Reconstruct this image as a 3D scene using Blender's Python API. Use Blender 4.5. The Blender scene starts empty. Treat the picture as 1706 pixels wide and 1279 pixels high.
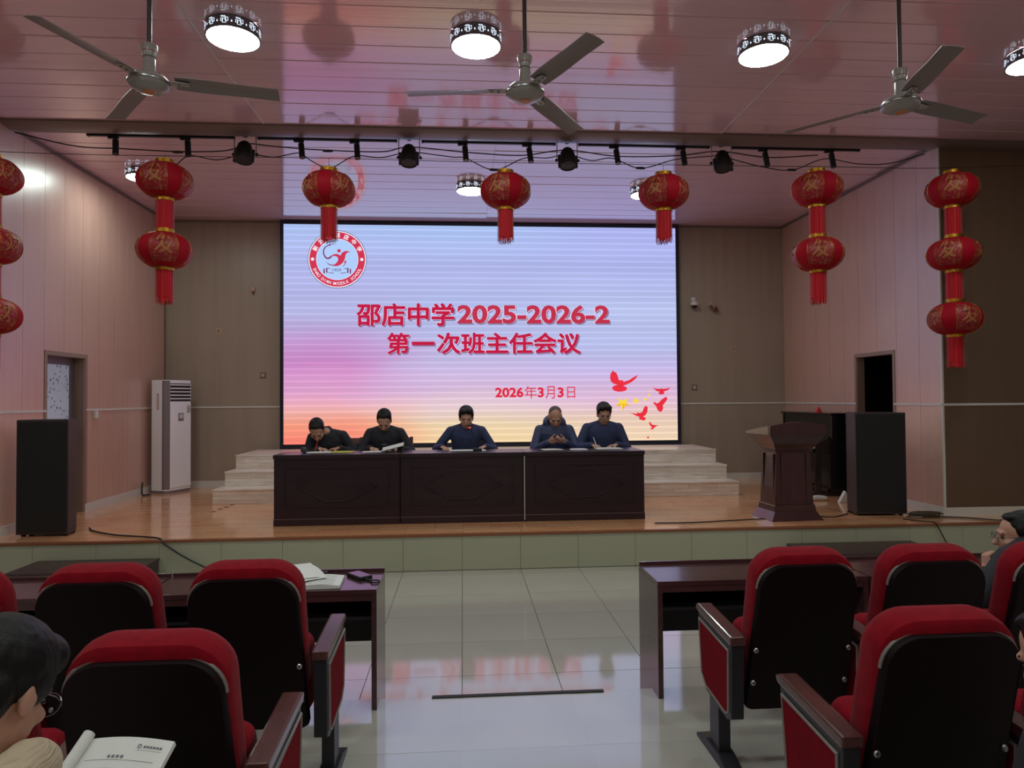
import bpy, bmesh, math, random
import numpy as np
from mathutils import Vector, Matrix
random.seed(7)
S = bpy.context.scene
C = bpy.context.collection
PI = math.pi

# ------------------------------------------------------------------ camera, world, exposure
cam_d = bpy.data.cameras.new('camera'); cam = bpy.data.objects.new('camera', cam_d); C.objects.link(cam)
cam_d.sensor_fit = 'HORIZONTAL'; cam_d.sensor_width = 36.0; cam_d.lens = 36.0 * 1135.25 / 1706.0
cam_d.clip_start = 0.05
CF = Vector((0.07271733, 0.99711507, 0.02176518)); CR = Vector((0.997337, -0.07257686, -0.00717666)); CU = CR.cross(CF)
m = Matrix((CR, CU, -CF)).transposed().to_4x4(); m.translation = (0, 0, 1.75); cam.matrix_world = m
S.camera = cam
world = bpy.data.worlds.new('world'); S.world = world; world.use_nodes = True
world.node_tree.nodes['Background'].inputs[0].default_value = (0.5, 0.55, 0.6, 1)
world.node_tree.nodes['Background'].inputs[1].default_value = 0.02
S.view_settings.view_transform = 'Standard'; S.view_settings.look = 'None'
S.view_settings.exposure = 0.0; S.view_settings.gamma = 1.0; S.view_settings.use_curve_mapping = False
S.cycles.max_bounces = 6; S.cycles.diffuse_bounces = 4; S.cycles.glossy_bounces = 3; S.cycles.transmission_bounces = 2
LAMP = 47.0      # radiance of the ceiling lamp diffusers
SCREEN = 1.0     # radiance scale of the LED wall

# ------------------------------------------------------------------ materials
def lin(c):
    c = c / 255.0
    return c / 12.92 if c <= 0.04045 else ((c + 0.055) / 1.055) ** 2.4
def rgb(c): return (lin(c[0]), lin(c[1]), lin(c[2]), 1.0)
MATS = {}
def base(name):
    mt = bpy.data.materials.new(name); mt.use_nodes = True
    return mt, mt.node_tree, mt.node_tree.nodes['Principled BSDF']
def M(name, col, rough=0.5, metal=0.0, spec=0.5, coat=0.0, var=None, bump=None, sheen=0.0, ior=None):
    """var=(scale, amount[, stretch xyz]); bump=(scale, strength[, stretch xyz])"""
    if name in MATS: return MATS[name]
    mt, nt, b = base(name)
    b.inputs['Base Color'].default_value = rgb(col)
    b.inputs['Roughness'].default_value = rough; b.inputs['Metallic'].default_value = metal
    b.inputs['Specular IOR Level'].default_value = spec; b.inputs['Coat Weight'].default_value = coat
    b.inputs['Coat Roughness'].default_value = 0.08; b.inputs['Sheen Weight'].default_value = sheen
    if ior: b.inputs['IOR'].default_value = ior
    if var or bump:
        tc = nt.nodes.new('ShaderNodeTexCoord')
        def noise(sp):
            mp = nt.nodes.new('ShaderNodeMapping'); nt.links.new(tc.outputs['Object'], mp.inputs[0])
            if len(sp) > 2: mp.inputs['Scale'].default_value = sp[2]
            n = nt.nodes.new('ShaderNodeTexNoise'); n.inputs['Scale'].default_value = sp[0]; n.inputs['Detail'].default_value = 4
            nt.links.new(mp.outputs[0], n.inputs['Vector']); return n
        if var:
            n = noise(var); r = nt.nodes.new('ShaderNodeValToRGB'); a = var[1]
            r.color_ramp.elements[0].position = 0.3; r.color_ramp.elements[1].position = 0.7
            r.color_ramp.elements[0].color = tuple(x * (1 - a) for x in rgb(col)[:3]) + (1,)
            r.color_ramp.elements[1].color = tuple(min(1, x * (1 + a)) for x in rgb(col)[:3]) + (1,)
            nt.links.new(n.outputs['Fac'], r.inputs[0]); nt.links.new(r.outputs[0], b.inputs['Base Color'])
        if bump:
            n = noise(bump); bp = nt.nodes.new('ShaderNodeBump'); bp.inputs['Strength'].default_value = bump[1]
            bp.inputs['Distance'].default_value = 0.01
            nt.links.new(n.outputs['Fac'], bp.inputs['Height']); nt.links.new(bp.outputs[0], b.inputs['Normal'])
    MATS[name] = mt; return mt
def EM(name, col, strength):
    if name in MATS: return MATS[name]
    mt, nt, b = base(name)
    b.inputs['Base Color'].default_value = (0.02, 0.02, 0.02, 1)
    b.inputs['Emission Color'].default_value = rgb(col); b.inputs['Emission Strength'].default_value = strength
    if strength < 10: mt.cycles.emission_sampling = 'NONE'
    MATS[name] = mt; return mt
def brick_mat(name, cols, mortar, bw, rh, msize, rough, axes, coat=0.0, offset=0.5, spec=0.5, grain=None):
    """strips of wood; axes picks which object coordinates run along (u) and across (v) the strips"""
    mt, nt, b = base(name)
    tc = nt.nodes.new('ShaderNodeTexCoord'); sx = nt.nodes.new('ShaderNodeSeparateXYZ'); cx = nt.nodes.new('ShaderNodeCombineXYZ')
    nt.links.new(tc.outputs['Object'], sx.inputs[0])
    for i, a in enumerate(axes):
        if len(a) == 1: nt.links.new(sx.outputs[a], cx.inputs[i])
        else:
            ad = nt.nodes.new('ShaderNodeMath'); ad.operation = 'ADD'
            nt.links.new(sx.outputs[a[0]], ad.inputs[0]); nt.links.new(sx.outputs[a[1]], ad.inputs[1]); nt.links.new(ad.outputs[0], cx.inputs[i])
    br = nt.nodes.new('ShaderNodeTexBrick'); nt.links.new(cx.outputs[0], br.inputs['Vector'])
    br.inputs['Color1'].default_value = rgb(cols[0]); br.inputs['Color2'].default_value = rgb(cols[1]); br.inputs['Mortar'].default_value = rgb(mortar)
    br.inputs['Scale'].default_value = 1.0; br.inputs['Mortar Size'].default_value = msize; br.inputs['Brick Width'].default_value = bw
    br.inputs['Row Height'].default_value = rh; br.offset = offset; br.inputs['Bias'].default_value = 0.0
    n = nt.nodes.new('ShaderNodeTexNoise'); n.inputs['Scale'].default_value = 6; n.inputs['Detail'].default_value = 6
    mp = nt.nodes.new('ShaderNodeMapping'); mp.inputs['Scale'].default_value = grain or (0.6, 9, 1)
    nt.links.new(cx.outputs[0], mp.inputs[0]); nt.links.new(mp.outputs[0], n.inputs['Vector'])
    mx = nt.nodes.new('ShaderNodeMixRGB'); mx.blend_type = 'MULTIPLY'; mx.inputs[0].default_value = 0.55
    rp = nt.nodes.new('ShaderNodeValToRGB'); rp.color_ramp.elements[0].position = 0.3; rp.color_ramp.elements[0].color = (0.55, 0.5, 0.45, 1)
    rp.color_ramp.elements[1].position = 0.65; rp.color_ramp.elements[1].color = (1, 1, 1, 1)
    nt.links.new(n.outputs['Fac'], rp.inputs[0]); nt.links.new(br.outputs['Color'], mx.inputs[1]); nt.links.new(rp.outputs[0], mx.inputs[2])
    nt.links.new(mx.outputs[0], b.inputs['Base Color'])
    b.inputs['Roughness'].default_value = rough; b.inputs['Coat Weight'].default_value = coat; b.inputs['Coat Roughness'].default_value = 0.1
    b.inputs['Specular IOR Level'].default_value = spec
    MATS[name] = mt; return mt
def ribbed(name, col, rough, axis, pitch, strength, spec=0.5, coat=0.0, var=0.06):
    """fine grooves across one object axis, for wall and ceiling panels"""
    mt, nt, b = base(name)
    b.inputs['Roughness'].default_value = rough; b.inputs['Specular IOR Level'].default_value = spec; b.inputs['Coat Weight'].default_value = coat
    b.inputs['Coat Roughness'].default_value = rough * (0.6 if axis == 'Y' and rough < 0.2 else 1.1)
    tc = nt.nodes.new('ShaderNodeTexCoord'); w = nt.nodes.new('ShaderNodeTexWave'); w.wave_type = 'BANDS'; w.bands_direction = axis
    w.inputs['Scale'].default_value = 2 * PI / 20.0 / pitch; w.inputs['Distortion'].default_value = 0.0
    nt.links.new(tc.outputs['Object'], w.inputs['Vector'])
    r = nt.nodes.new('ShaderNodeValToRGB'); r.color_ramp.elements[0].position = 0.0; r.color_ramp.elements[1].position = 0.25
    nt.links.new(w.outputs['Fac'], r.inputs[0])
    bp = nt.nodes.new('ShaderNodeBump'); bp.inputs['Strength'].default_value = strength; bp.inputs['Distance'].default_value = 0.002
    nt.links.new(r.outputs[0], bp.inputs['Height']); nt.links.new(bp.outputs[0], b.inputs['Normal'])
    n = nt.nodes.new('ShaderNodeTexNoise'); n.inputs['Scale'].default_value = 1.3
    mp = nt.nodes.new('ShaderNodeMapping'); nt.links.new(tc.outputs['Object'], mp.inputs[0])
    mp.inputs['Scale'].default_value = (0.3, 6, 1) if axis == 'Y' else ((6, 1, 0.25) if axis == 'X' else (1, 1, 1))
    nt.links.new(mp.outputs[0], n.inputs['Vector'])
    cr = nt.nodes.new('ShaderNodeValToRGB'); c0 = rgb(col)
    cr.color_ramp.elements[0].position = 0.3; cr.color_ramp.elements[1].position = 0.7
    cr.color_ramp.elements[0].color = tuple(x * (1 - var) for x in c0[:3]) + (1,); cr.color_ramp.elements[1].color = tuple(min(1, x * (1 + var)) for x in c0[:3]) + (1,)
    nt.links.new(n.outputs['Fac'], cr.inputs[0]); nt.links.new(cr.outputs[0], b.inputs['Base Color'])
    MATS[name] = mt; return mt

m_wall_y = ribbed('wall_panel_side', (206, 163, 148), 0.31, 'Y', 0.055, 0.15, spec=1.0, coat=1.0)
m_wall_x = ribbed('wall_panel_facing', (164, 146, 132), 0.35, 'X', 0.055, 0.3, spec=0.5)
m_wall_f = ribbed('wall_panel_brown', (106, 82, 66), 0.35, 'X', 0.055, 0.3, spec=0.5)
m_ceil = ribbed('ceiling_panel_gloss', (228, 186, 198), 0.12, 'Y', 0.1, 0.15, spec=1.0, coat=1.0, var=0.03)
m_plain = M('plaster', (190, 165, 150), 0.7)
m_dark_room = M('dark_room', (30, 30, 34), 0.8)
m_white_trim = M('white_trim', (214, 210, 206), 0.35)
m_beam = M('beam_trim', (120, 100, 96), 0.35)
m_tile = M('floor_tile_polished', (192, 187, 180), 0.07, spec=1.0, coat=1.0, var=(0.9, 0.06), bump=(1.6, 0.02))
m_grout = M('grout', (60, 56, 50), 0.8)
m_riser = M('riser_tile', (174, 172, 150), 0.25, spec=0.5, var=(0.8, 0.05))
m_stage = brick_mat('stage_laminate', ((240, 166, 118), (250, 192, 144)), (196, 126, 90), 0.6, 0.09, 0.0025, 0.16, ('X', 'Y'), coat=0.6)
m_steps = brick_mat('finger_joint_board', ((240, 222, 212), (252, 242, 234)), (214, 190, 176), 0.42, 0.055, 0.002, 0.3, ('X', 'ZY'), coat=0.1)
m_nosing = M('stage_nosing', (140, 84, 56), 0.35)
m_black = M('matte_black', (22, 21, 24), 0.55)
m_blackgl = M('gloss_black', (16, 15, 18), 0.18, coat=0.4)
m_grille = M('speaker_grille', (20, 19, 22), 0.7, bump=(260, 0.6))
m_cabinet = M('speaker_cabinet', (54, 44, 50), 0.4, bump=(120, 0.2))
m_steel = M('steel', (170, 170, 172), 0.3, metal=1.0)
m_chrome = M('lamp_chrome', (120, 122, 128), 0.3, metal=0.8)
m_diff = EM('lamp_diffuser', (238, 255, 246), LAMP)
m_cut = EM('lamp_cutout', (226, 240, 255), 1.6)
m_fan = M('fan_enamel', (150, 142, 140), 0.3, coat=0.2)
m_fan_blade = M('fan_blade', (126, 116, 116), 0.35)
m_rod = M('fan_rod', (58, 50, 52), 0.4)
m_desk = M('desk_mahogany', (42, 24, 32), 0.35, coat=0.05, var=(3, 0.2, (0.4, 1, 6)))
m_desk_line = M('desk_inlay', (112, 92, 100), 0.3)
m_table = M('table_walnut', (72, 44, 46), 0.2, coat=0.3, var=(4, 0.2, (0.4, 4, 4)))
m_table_in = M('table_inside', (30, 26, 34), 0.5)
m_red = M('seat_red_velour', (132, 9, 27), 0.85, spec=0.1, sheen=0.05, var=(30, 0.12), bump=(200, 0.15))
m_redp = M('arm_panel_red', (118, 10, 27), 0.85, spec=0.1, sheen=0.0, var=(30, 0.1))
m_shell = M('seat_shell', (24, 11, 16), 0.5, spec=0.12, var=(5, 0.15, (4, 1, 0.5)))
m_pipe = M('seat_piping', (128, 120, 116), 0.35)
m_arm = M('arm_wood', (84, 48, 46), 0.22, coat=0.3, var=(5, 0.2, (6, 0.6, 6)))
m_stand = M('seat_stand', (30, 28, 36), 0.4)
m_lectern = M('lectern_wood', (62, 28, 34), 0.3, coat=0.7, var=(3, 0.22, (4, 4, 0.5)))
m_gold = M('gold_foil', (178, 128, 44), 0.3, metal=1.0, bump=(90, 0.5))
m_lred = M('lantern_red', (160, 8, 32), 0.65, spec=0.15)
m_tassel = M('tassel_red', (196, 12, 32), 0.6, spec=0.25, sheen=0.3, var=(60, 0.25, (1, 1, 0.02)))
m_skin = M('skin', (194, 146, 126), 0.5, spec=0.35)
m_hair = M('hair', (15, 12, 15), 0.5, spec=0.3, bump=(60, 0.6, (1, 1, 0.2)))
m_grey_hair = M('cropped_hair', (92, 76, 74), 0.7, bump=(90, 0.5))
m_eye = M('eye_dark', (20, 14, 12), 0.2)
m_lip = M('lip', (142, 84, 78), 0.5)
m_navy = M('jacket_navy', (48, 56, 94), 0.75, var=(8, 0.12), bump=(12, 0.25))
m_char = M('jacket_charcoal', (36, 34, 44), 0.75, var=(8, 0.12), bump=(12, 0.25))
m_puffer = M('puffer_navy', (52, 60, 100), 0.5, bump=(10, 0.4, (0.6, 0.6, 3)))
m_trouser = M('trousers', (26, 26, 32), 0.8)
m_shoe = M('shoes', (20, 18, 18), 0.35)
m_cream = M('knit_cream', (204, 184, 160), 0.9, spec=0.1, bump=(16, 1.0, (0.5, 0.5, 9)))
m_lav = M('jacket_lavender', (172, 158, 172), 0.8, bump=(14, 0.3))
m_denim = M('shirt_blue', (40, 50, 82), 0.8)
m_paper = M('paper', (226, 224, 222), 0.7)
m_ink = M('print_ink', (112, 112, 122), 0.8)
m_yellow = M('folder_yellow', (206, 196, 90), 0.6)
m_acw = M('ac_white', (242, 242, 250), 0.28)
m_acg = M('ac_grey', (128, 116, 124), 0.3)
m_sign = M('card_red', (200, 60, 60), 0.5)
m_dstep = M('step_brown', (70, 54, 52), 0.45)
m_rust = M('bracket_brown', (110, 66, 58), 0.6)
m_jamb = M('door_jamb', (150, 126, 114), 0.4)

# ------------------------------------------------------------------ mesh helpers
class MB:
    def __init__(s): s.v = []; s.f = []; s.mi = []
    def add(s, vs, fs, mi=0):
        o = len(s.v); s.v += [tuple(v) for v in vs]; s.f += [tuple(i + o for i in f) for f in fs]; s.mi += [mi] * len(fs); return s
    def box(s, x0, x1, y0, y1, z0, z1, mi=0):
        v = [(x, y, z) for x in (x0, x1) for y in (y0, y1) for z in (z0, z1)]
        return s.add(v, [(0, 1, 3, 2), (4, 6, 7, 5), (0, 4, 5, 1), (2, 3, 7, 6), (0, 2, 6, 4), (1, 5, 7, 3)], mi)
    def prism(s, poly, axis, a, b, mi=0):
        """extrude a 2D polygon along an axis; polygon coordinates are the two remaining axes in xyz order"""
        n = len(poly)
        def P(p, t):
            if axis == 'x': return (t, p[0], p[1])
            if axis == 'y': return (p[0], t, p[1])
            return (p[0], p[1], t)
        vs = [P(p, a) for p in poly] + [P(p, b) for p in poly]
        fs = [tuple(range(n)), tuple(range(2 * n - 1, n - 1, -1))] + [(i, i + n, (i + 1) % n + n, (i + 1) % n) for i in range(n)]
        return s.add(vs, fs, mi)
    def tube(s, pts, r, n=6, mi=0, closed=False):
        pts = [Vector(p) for p in pts]; k = len(pts); rs = r if isinstance(r, (list, tuple)) else [r] * k
        vs = []; prev = None
        for i, p in enumerate(pts):
            if closed: d = (pts[(i + 1) % k] - pts[i - 1])
            else: d = (pts[min(i + 1, k - 1)] - pts[max(i - 1, 0)])
            d = d.normalized() if d.length > 1e-9 else Vector((0, 0, 1))
            if prev is None: a = d.orthogonal().normalized()
            else:
                a = prev - d * prev.dot(d); a = a.normalized() if a.length > 1e-6 else d.orthogonal().normalized()
            prev = a; b = d.cross(a)
            for j in range(n):
                t = 2 * PI * j / n; vs.append(p + (a * math.cos(t) + b * math.sin(t)) * rs[i])
        fs = []
        for i in range(k if closed else k - 1):
            for j in range(n):
                q = (i + 1) % k
                fs.append((i * n + j, i * n + (j + 1) % n, q * n + (j + 1) % n, q * n + j))
        if not closed: fs += [tuple(range(n - 1, -1, -1)), tuple((k - 1) * n + j for j in range(n))]
        return s.add(vs, fs, mi)
    def lathe(s, prof, n=24, c=(0, 0, 0), mi=0, caps=True):
        k = len(prof); vs = [(c[0] + r * math.cos(2 * PI * j / n), c[1] + r * math.sin(2 * PI * j / n), c[2] + z) for r, z in prof for j in range(n)]
        fs = [(i * n + j, i * n + (j + 1) % n, (i + 1) * n + (j + 1) % n, (i + 1) * n + j) for i in range(k - 1) for j in range(n)]
        if caps: fs += [tuple(range(n - 1, -1, -1)), tuple((k - 1) * n + j for j in range(n))]
        return s.add(vs, fs, mi)
    def build(s, name, mats, parent=None, smooth=False, bevel=0.0, seg=2, recalc=True):
        me = bpy.data.meshes.new(name)
        me.from_pydata(s.v, [], s.f)
        mats = mats if isinstance(mats, (list, tuple)) else [mats]
        for x in mats: me.materials.append(x)
        for p, i in zip(me.polygons, s.mi): p.material_index = i
        bm = bmesh.new(); bm.from_mesh(me)
        if recalc: bmesh.ops.recalc_face_normals(bm, faces=bm.faces)
        if bevel > 0:
            ed = [e for e in bm.edges if len(e.link_faces) == 2 and e.calc_face_angle(0) > 0.6]
            bmesh.ops.bevel(bm, geom=ed, offset=bevel, segments=seg, profile=0.7, affect='EDGES', clamp_overlap=True)
        bm.to_mesh(me); bm.free()
        if smooth:
            for p in me.polygons: p.use_smooth = True
            try: me.set_sharp_from_angle(angle=0.7)
            except Exception: pass
        return link(name, me, parent)
def link(name, me, parent=None):
    o = bpy.data.objects.new(name, me); C.objects.link(o)
    if parent: o.parent = parent
    return o
def tag(o, label, cat, group=None):
    o['label'] = label; o['category'] = cat
    if group: o['group'] = group
    return o
def thing(name, label, cat, loc=(0, 0, 0), rz=0.0, group=None):
    o = bpy.data.objects.new(name, None); o.empty_display_size = 0.1; C.objects.link(o); o.location = loc; o.rotation_euler = (0, 0, rz)
    return tag(o, label, cat, group)
def struct(o): o['kind'] = 'structure'; return o
def dup(root, loc, rz, label=None, group=None):
    r = root.copy(); C.objects.link(r); r.location = loc; r.rotation_euler = (0, 0, rz)
    if label: r['label'] = label
    if group: r['group'] = group
    for ch in list(root.children):
        c = ch.copy(); C.objects.link(c); c.parent = r
        for g in list(ch.children):
            d = g.copy(); C.objects.link(d); d.parent = c
    return r
def rrect(w0, w1, h, r, n=8, r0=0.03):
    """outline, bottom width w0, top width w1, height h, top corner radius r (x, z), counter clockwise from bottom left"""
    p = []
    for cx, cz, a0, rr in ((w0 / 2 - r0, r0, -PI / 2, r0), (w1 / 2 - r, h - r, 0, r), (-w1 / 2 + r, h - r, PI / 2, r), (-w0 / 2 + r0, r0, PI, r0)):
        for i in range(n + 1):
            a = a0 + PI / 2 * i / n; p.append((cx + rr * math.cos(a), cz + rr * math.sin(a)))
    return p
def spline(pts, n=8):
    """Catmull-Rom through the points"""
    P = [Vector(p) for p in pts]; P = [P[0] * 2 - P[1]] + P + [P[-1] * 2 - P[-2]]; out = []
    for i in range(1, len(P) - 2):
        for k in range(n):
            t = k / n; a, b, c, d = P[i - 1], P[i], P[i + 1], P[i + 2]
            out.append(0.5 * ((2 * b) + (c - a) * t + (2 * a - 5 * b + 4 * c - d) * t * t + (3 * b - a - 3 * c + d) * t ** 3))
    out.append(P[-2]); return out
_fontcache = {}
def text_mesh(body, offset=0.0, extrude=0.0):
    k = (body, offset, extrude)
    if k in _fontcache: return _fontcache[k]
    cu = bpy.data.curves.new('text', 'FONT'); cu.body = body; cu.size = 1.0; cu.offset = offset; cu.extrude = extrude; cu.resolution_u = 3
    o = bpy.data.objects.new('text', cu); C.objects.link(o)
    dg = bpy.context.evaluated_depsgraph_get(); dg.update()
    me = bpy.data.meshes.new_from_object(o.evaluated_get(dg))
    v = [tuple(x.co) for x in me.vertices]; f = [tuple(p.vertices) for p in me.polygons]
    bpy.data.objects.remove(o); bpy.data.curves.remove(cu); bpy.data.meshes.remove(me)
    xs = [p[0] for p in v]; ys = [p[1] for p in v]
    _fontcache[k] = (v, f, min(xs), max(xs), min(ys), max(ys)); return _fontcache[k]
def text_fit(mb, body, x0, x1, z0, z1, y, offset=0.0, mi=0, ry=0.0):
    """glyphs filling the box x0..x1, z0..z1 on the plane at depth y, facing -Y"""
    if offset > 0 and ord(body[0]) > 255:
        q = offset * .9 * (z1 - z0)
        for k in range(8):
            dx, dz = q * math.cos(k * PI / 4), q * math.sin(k * PI / 4)
            text_fit(mb, body, x0 + q + dx, x1 - q + dx, z0 + q + dz, z1 - q + dz, y, 0.0, mi)
    v, f, a, b, c, d = text_mesh(body, offset if ord(body[0]) < 256 else 0.0)
    mb.add([(x0 + (p[0] - a) / (b - a) * (x1 - x0), y, z0 + (p[1] - c) / (d - c) * (z1 - z0)) for p in v], f, mi)

# ------------------------------------------------------------------ the setting
CEIL = 4.67; ST = 0.37; DW = 11.29; XL = -4.74; XR = 5.5; FY = 7.45; FYL = 7.29; TIER = 0.12; TY = 3.80
HX0, HX1, HY0 = -7.0, 7.8, -3.5
fl = struct(MB().box(HX0, HX1, TY - 0.02, 7.05, -0.12, -0.006).build('floor', m_grout))
def tiles(parent, name, xs, ys, z, mat, gap=0.0042):
    cache = {}
    for i in range(len(xs) - 1):
        for j in range(len(ys) - 1):
            w, d = round(xs[i + 1] - xs[i], 3), round(ys[j + 1] - ys[j], 3)
            if (w, d) not in cache:
                cache[(w, d)] = MB().box(-w / 2 + gap / 2, w / 2 - gap / 2, -d / 2 + gap / 2, d / 2 - gap / 2, -0.01, 0).build(name, mat, parent)
                o = cache[(w, d)]
            else: o = link(name, cache[(w, d)].data, parent)
            o.location = ((xs[i] + xs[i + 1]) / 2, (ys[j] + ys[j + 1]) / 2, z)
            o.rotation_euler = (random.uniform(-.0012, .0012), random.uniform(-.0012, .0012), 0)
cols = [-0.611 + 0.6 * k for k in range(-8, 13)]
tiles(fl, 'floor_tile', cols, [TY - 0.01, 4.365, 4.965, 5.565, 6.165, 6.765, 7.03], 0.0, m_tile)
tier = struct(MB().box(HX0, HX1, HY0, TY, -0.12, TIER - 0.006).build('floor_tier', m_grout))
tiles(tier, 'floor_tile', [-0.611 + 0.6 * k for k in range(-4, 8)], [1.407, 2.007, 2.607, 3.207, TY], TIER, m_tile)
tiles(tier, 'floor_tile', [HX0, -3.011, 4.189, HX1], [1.407, TY], TIER, m_tile)
tiles(tier, 'floor_tile', [HX0, HX1], [HY0, 1.407], TIER, m_tile)
st = struct(MB().box(HX0, HX1, 7.06, 12.0, -0.12, ST).build('floor_stage', m_stage))
rs = struct(MB().box(HX0, HX1, 7.045, 7.06, 0, ST - 0.02).build('stage_riser', m_grout))
cache = None
for i in range(len(cols) - 1):
    if cache is None: cache = MB().box(-0.2985, 0.2985, -0.008, 0.008, 0, 0.342).build('riser_tile', m_riser, rs); o = cache
    else: o = link('riser_tile', cache.data, rs)
    o.location = ((cols[i] + cols[i + 1]) / 2, 7.04, 0.004)
struct(MB().box(HX0, HX1, 7.02, 7.07, ST - 0.022, ST + 0.003).build('trim_1', m_nosing, bevel=0.004))

# ceiling
ce = struct(MB().box(HX0, HX1, HY0, 12.0, CEIL + 0.012, CEIL + 0.1).build('ceiling', m_plain))
def ceil_panels(x0, x1, y0, y1, step):
    n = max(1, round((y1 - y0) / step)); d = (y1 - y0) / n; first = None
    for j in range(n):
        if first is None:
            w = x1 - x0
            prof = [(-d / 2 + .004, 0), (-d / 2 + .008, -.010), (d / 2 - .008, -.010), (d / 2 - .004, 0), (d / 2, .008), (-d / 2, .008)]
            first = MB().prism(prof, 'x', -w / 2 + .0015, w / 2 - .0015).build('ceiling_panel', m_ceil, ce); o = first
        else: o = link('ceiling_panel', first.data, ce)
        o.location = ((x0 + x1) / 2, y0 + (j + .5) * d, CEIL + 0.01)
        o.rotation_euler = (random.gauss(0, .0045), random.gauss(0, .0012), 0)
XS = [HX0, -2.073, 2.872, HX1]
for a, b in zip(XS[:-1], XS[1:]):
    ceil_panels(a, b, 3.9, 7.35, 0.30)
    ceil_panels(a, b, HY0, 3.9, 3.7)
for a, b in ((XL, 0.4), (0.4, XR)): ceil_panels(a, b, 7.35, DW, 0.30)
mb = MB()
for x_ in XS[1:3]: mb.box(x_ - .006, x_ + .006, 3.9, 7.31, CEIL - .004, CEIL + .004)
struct(mb.build('trim_10', m_white_trim))
# rounded trim strip under the ceiling at the stage opening
pr = [(7.30, CEIL), (7.30, CEIL - .018), (7.36, CEIL - .04), (7.46, CEIL - .05), (7.56, CEIL - .04), (7.60, CEIL - .018), (7.60, CEIL)]
struct(MB().prism(pr, 'x', HX0, HX1).build('trim_2', m_beam, smooth=True))

# walls
def wall_panels_y(parent, x, face, seams, z0, z1, door):
    """vertical panels on a wall at x; face=+1 panel stands proud towards +x"""
    for a, b in zip(seams[:-1], seams[1:]):
        mb = MB(); lo, hi = (x, x + .012) if face > 0 else (x - .012, x)
        segs = [(a + .002, b - .002, z0, z1)]
        if door and a < door[1] and b > door[0]:
            segs = [(a + .002, b - .002, door[2], z1)]
            if a < door[0] - .03: segs.append((a + .002, door[0], z0, door[2]))
            if b > door[1] + .03: segs.append((door[1], b - .002, z0, door[2]))
        yc = (a + b) / 2
        for y0, y1, q0, q1 in segs: mb.box(lo - x, hi - x, y0 - yc, y1 - yc, q0, q1)
        o = mb.build('wall_panel', m_wall_y, parent); o.location = (x, yc, 0)
def wall_with_door(name, x, th, y0, y1, door, mat):
    a, b = (x - th, x) if x < 0 else (x, x + th)
    mb = MB()
    if door[0] > y0: mb.box(a, b, y0, door[0], 0, CEIL + .05)
    mb.box(a, b, door[1], y1, 0, CEIL + .05); mb.box(a, b, door[0], door[1], door[2], CEIL + .05)
    return struct(mb.build(name, mat))
DL = (8.155, 8.945, 2.295); DR = (8.345, 9.145, 2.29)
wl = wall_with_door('wall_left', XL - .012, .2, FYL + .013, 12.0, DL, m_jamb)
wall_panels_y(wl, XL - .012, 1, [FYL, 7.721] + [8.1 + .39 * k for k in range(9)], ST, CEIL, DL)
wr = wall_with_door('wall_right', XR + .012, .1, FY + .013, 12.0, DR, m_jamb)
wall_panels_y(wr, XR + .012, -1, [FY, 7.83, 8.26, 8.67, 9.07, 9.45, 9.84, 10.23, 10.62, 11.01, DW], ST, CEIL, DR)
def wall_panels_x(parent, y, seams, z0, z1, mat=None):
    for a, b in zip(seams[:-1], seams[1:]):
        w = b - a; o = MB().box(-w / 2 + .0005, w / 2 - .0005, -.012, 0, z0, z1).build('wall_panel', mat or m_wall_x, parent); o.location = ((a + b) / 2, y, 0)
wb = struct(MB().box(XL - .3, XR + .3, DW + .012, DW + .2, 0, CEIL + .05).build('wall_back', m_jamb))
wall_panels_x(wb, DW + .012, [XL + (XR - XL) * k / 26 for k in range(27)], ST, CEIL)
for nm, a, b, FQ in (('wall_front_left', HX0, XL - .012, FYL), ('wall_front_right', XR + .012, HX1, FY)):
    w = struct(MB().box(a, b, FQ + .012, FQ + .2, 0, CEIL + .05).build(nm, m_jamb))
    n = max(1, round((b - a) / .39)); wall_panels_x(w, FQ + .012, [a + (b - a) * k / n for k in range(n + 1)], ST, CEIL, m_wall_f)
struct(MB().box(HX0 - .15, HX0, HY0, FY + .2, -.1, CEIL + .1).build('wall_hall_left', m_plain))
struct(MB().box(HX1, HX1 + .15, HY0, FY + .2, -.1, CEIL + .1).build('wall_hall_right', m_plain))
struct(MB().box(HX0, HX1, HY0 - .15, HY0, -.1, CEIL + .1).build('wall_rear', m_plain))
# rails, skirtings, corner bead
RZ = 1.649
mb = MB(); mb.box(XL, XL + .012, FYL, DL[0] - .02, RZ - .013, RZ + .013); mb.box(XL, XL + .012, DL[1] + .02, DW, RZ - .013, RZ + .013)
struct(mb.build('trim_3', m_white_trim))
mb = MB(); mb.box(XR - .012, XR, FY, DR[0] - .02, RZ - .013, RZ + .013); mb.box(XR - .012, XR, DR[1] + .02, DW, RZ - .013, RZ + .013)
struct(mb.build('trim_4', m_white_trim))
mb = MB(); mb.box(XL, -2.95, DW - .012, DW, RZ - .013, RZ + .013); mb.box(3.68, XR, DW - .012, DW, RZ - .013, RZ + .013)
struct(mb.build('trim_5', m_white_trim))
struct(MB().box(XR + .012, HX1, FY - .012, FY, RZ - .013, RZ + .013).build('trim_6', m_white_trim))
mb = MB(); mb.box(XL, XL + .014, FYL, DL[0], ST, ST + .1); mb.box(XL, XL + .014, DL[1], DW, ST, ST + .1); struct(mb.build('baseboard_left', m_white_trim))
mb = MB(); mb.box(XR - .014, XR, FY, DR[0], ST, ST + .1); mb.box(XR - .014, XR, DR[1], DW, ST, ST + .1); struct(mb.build('baseboard_right', m_white_trim))
struct(MB().box(XL, XR, DW - .014, DW, ST, ST + .1).build('baseboard_back', m_white_trim))
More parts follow.
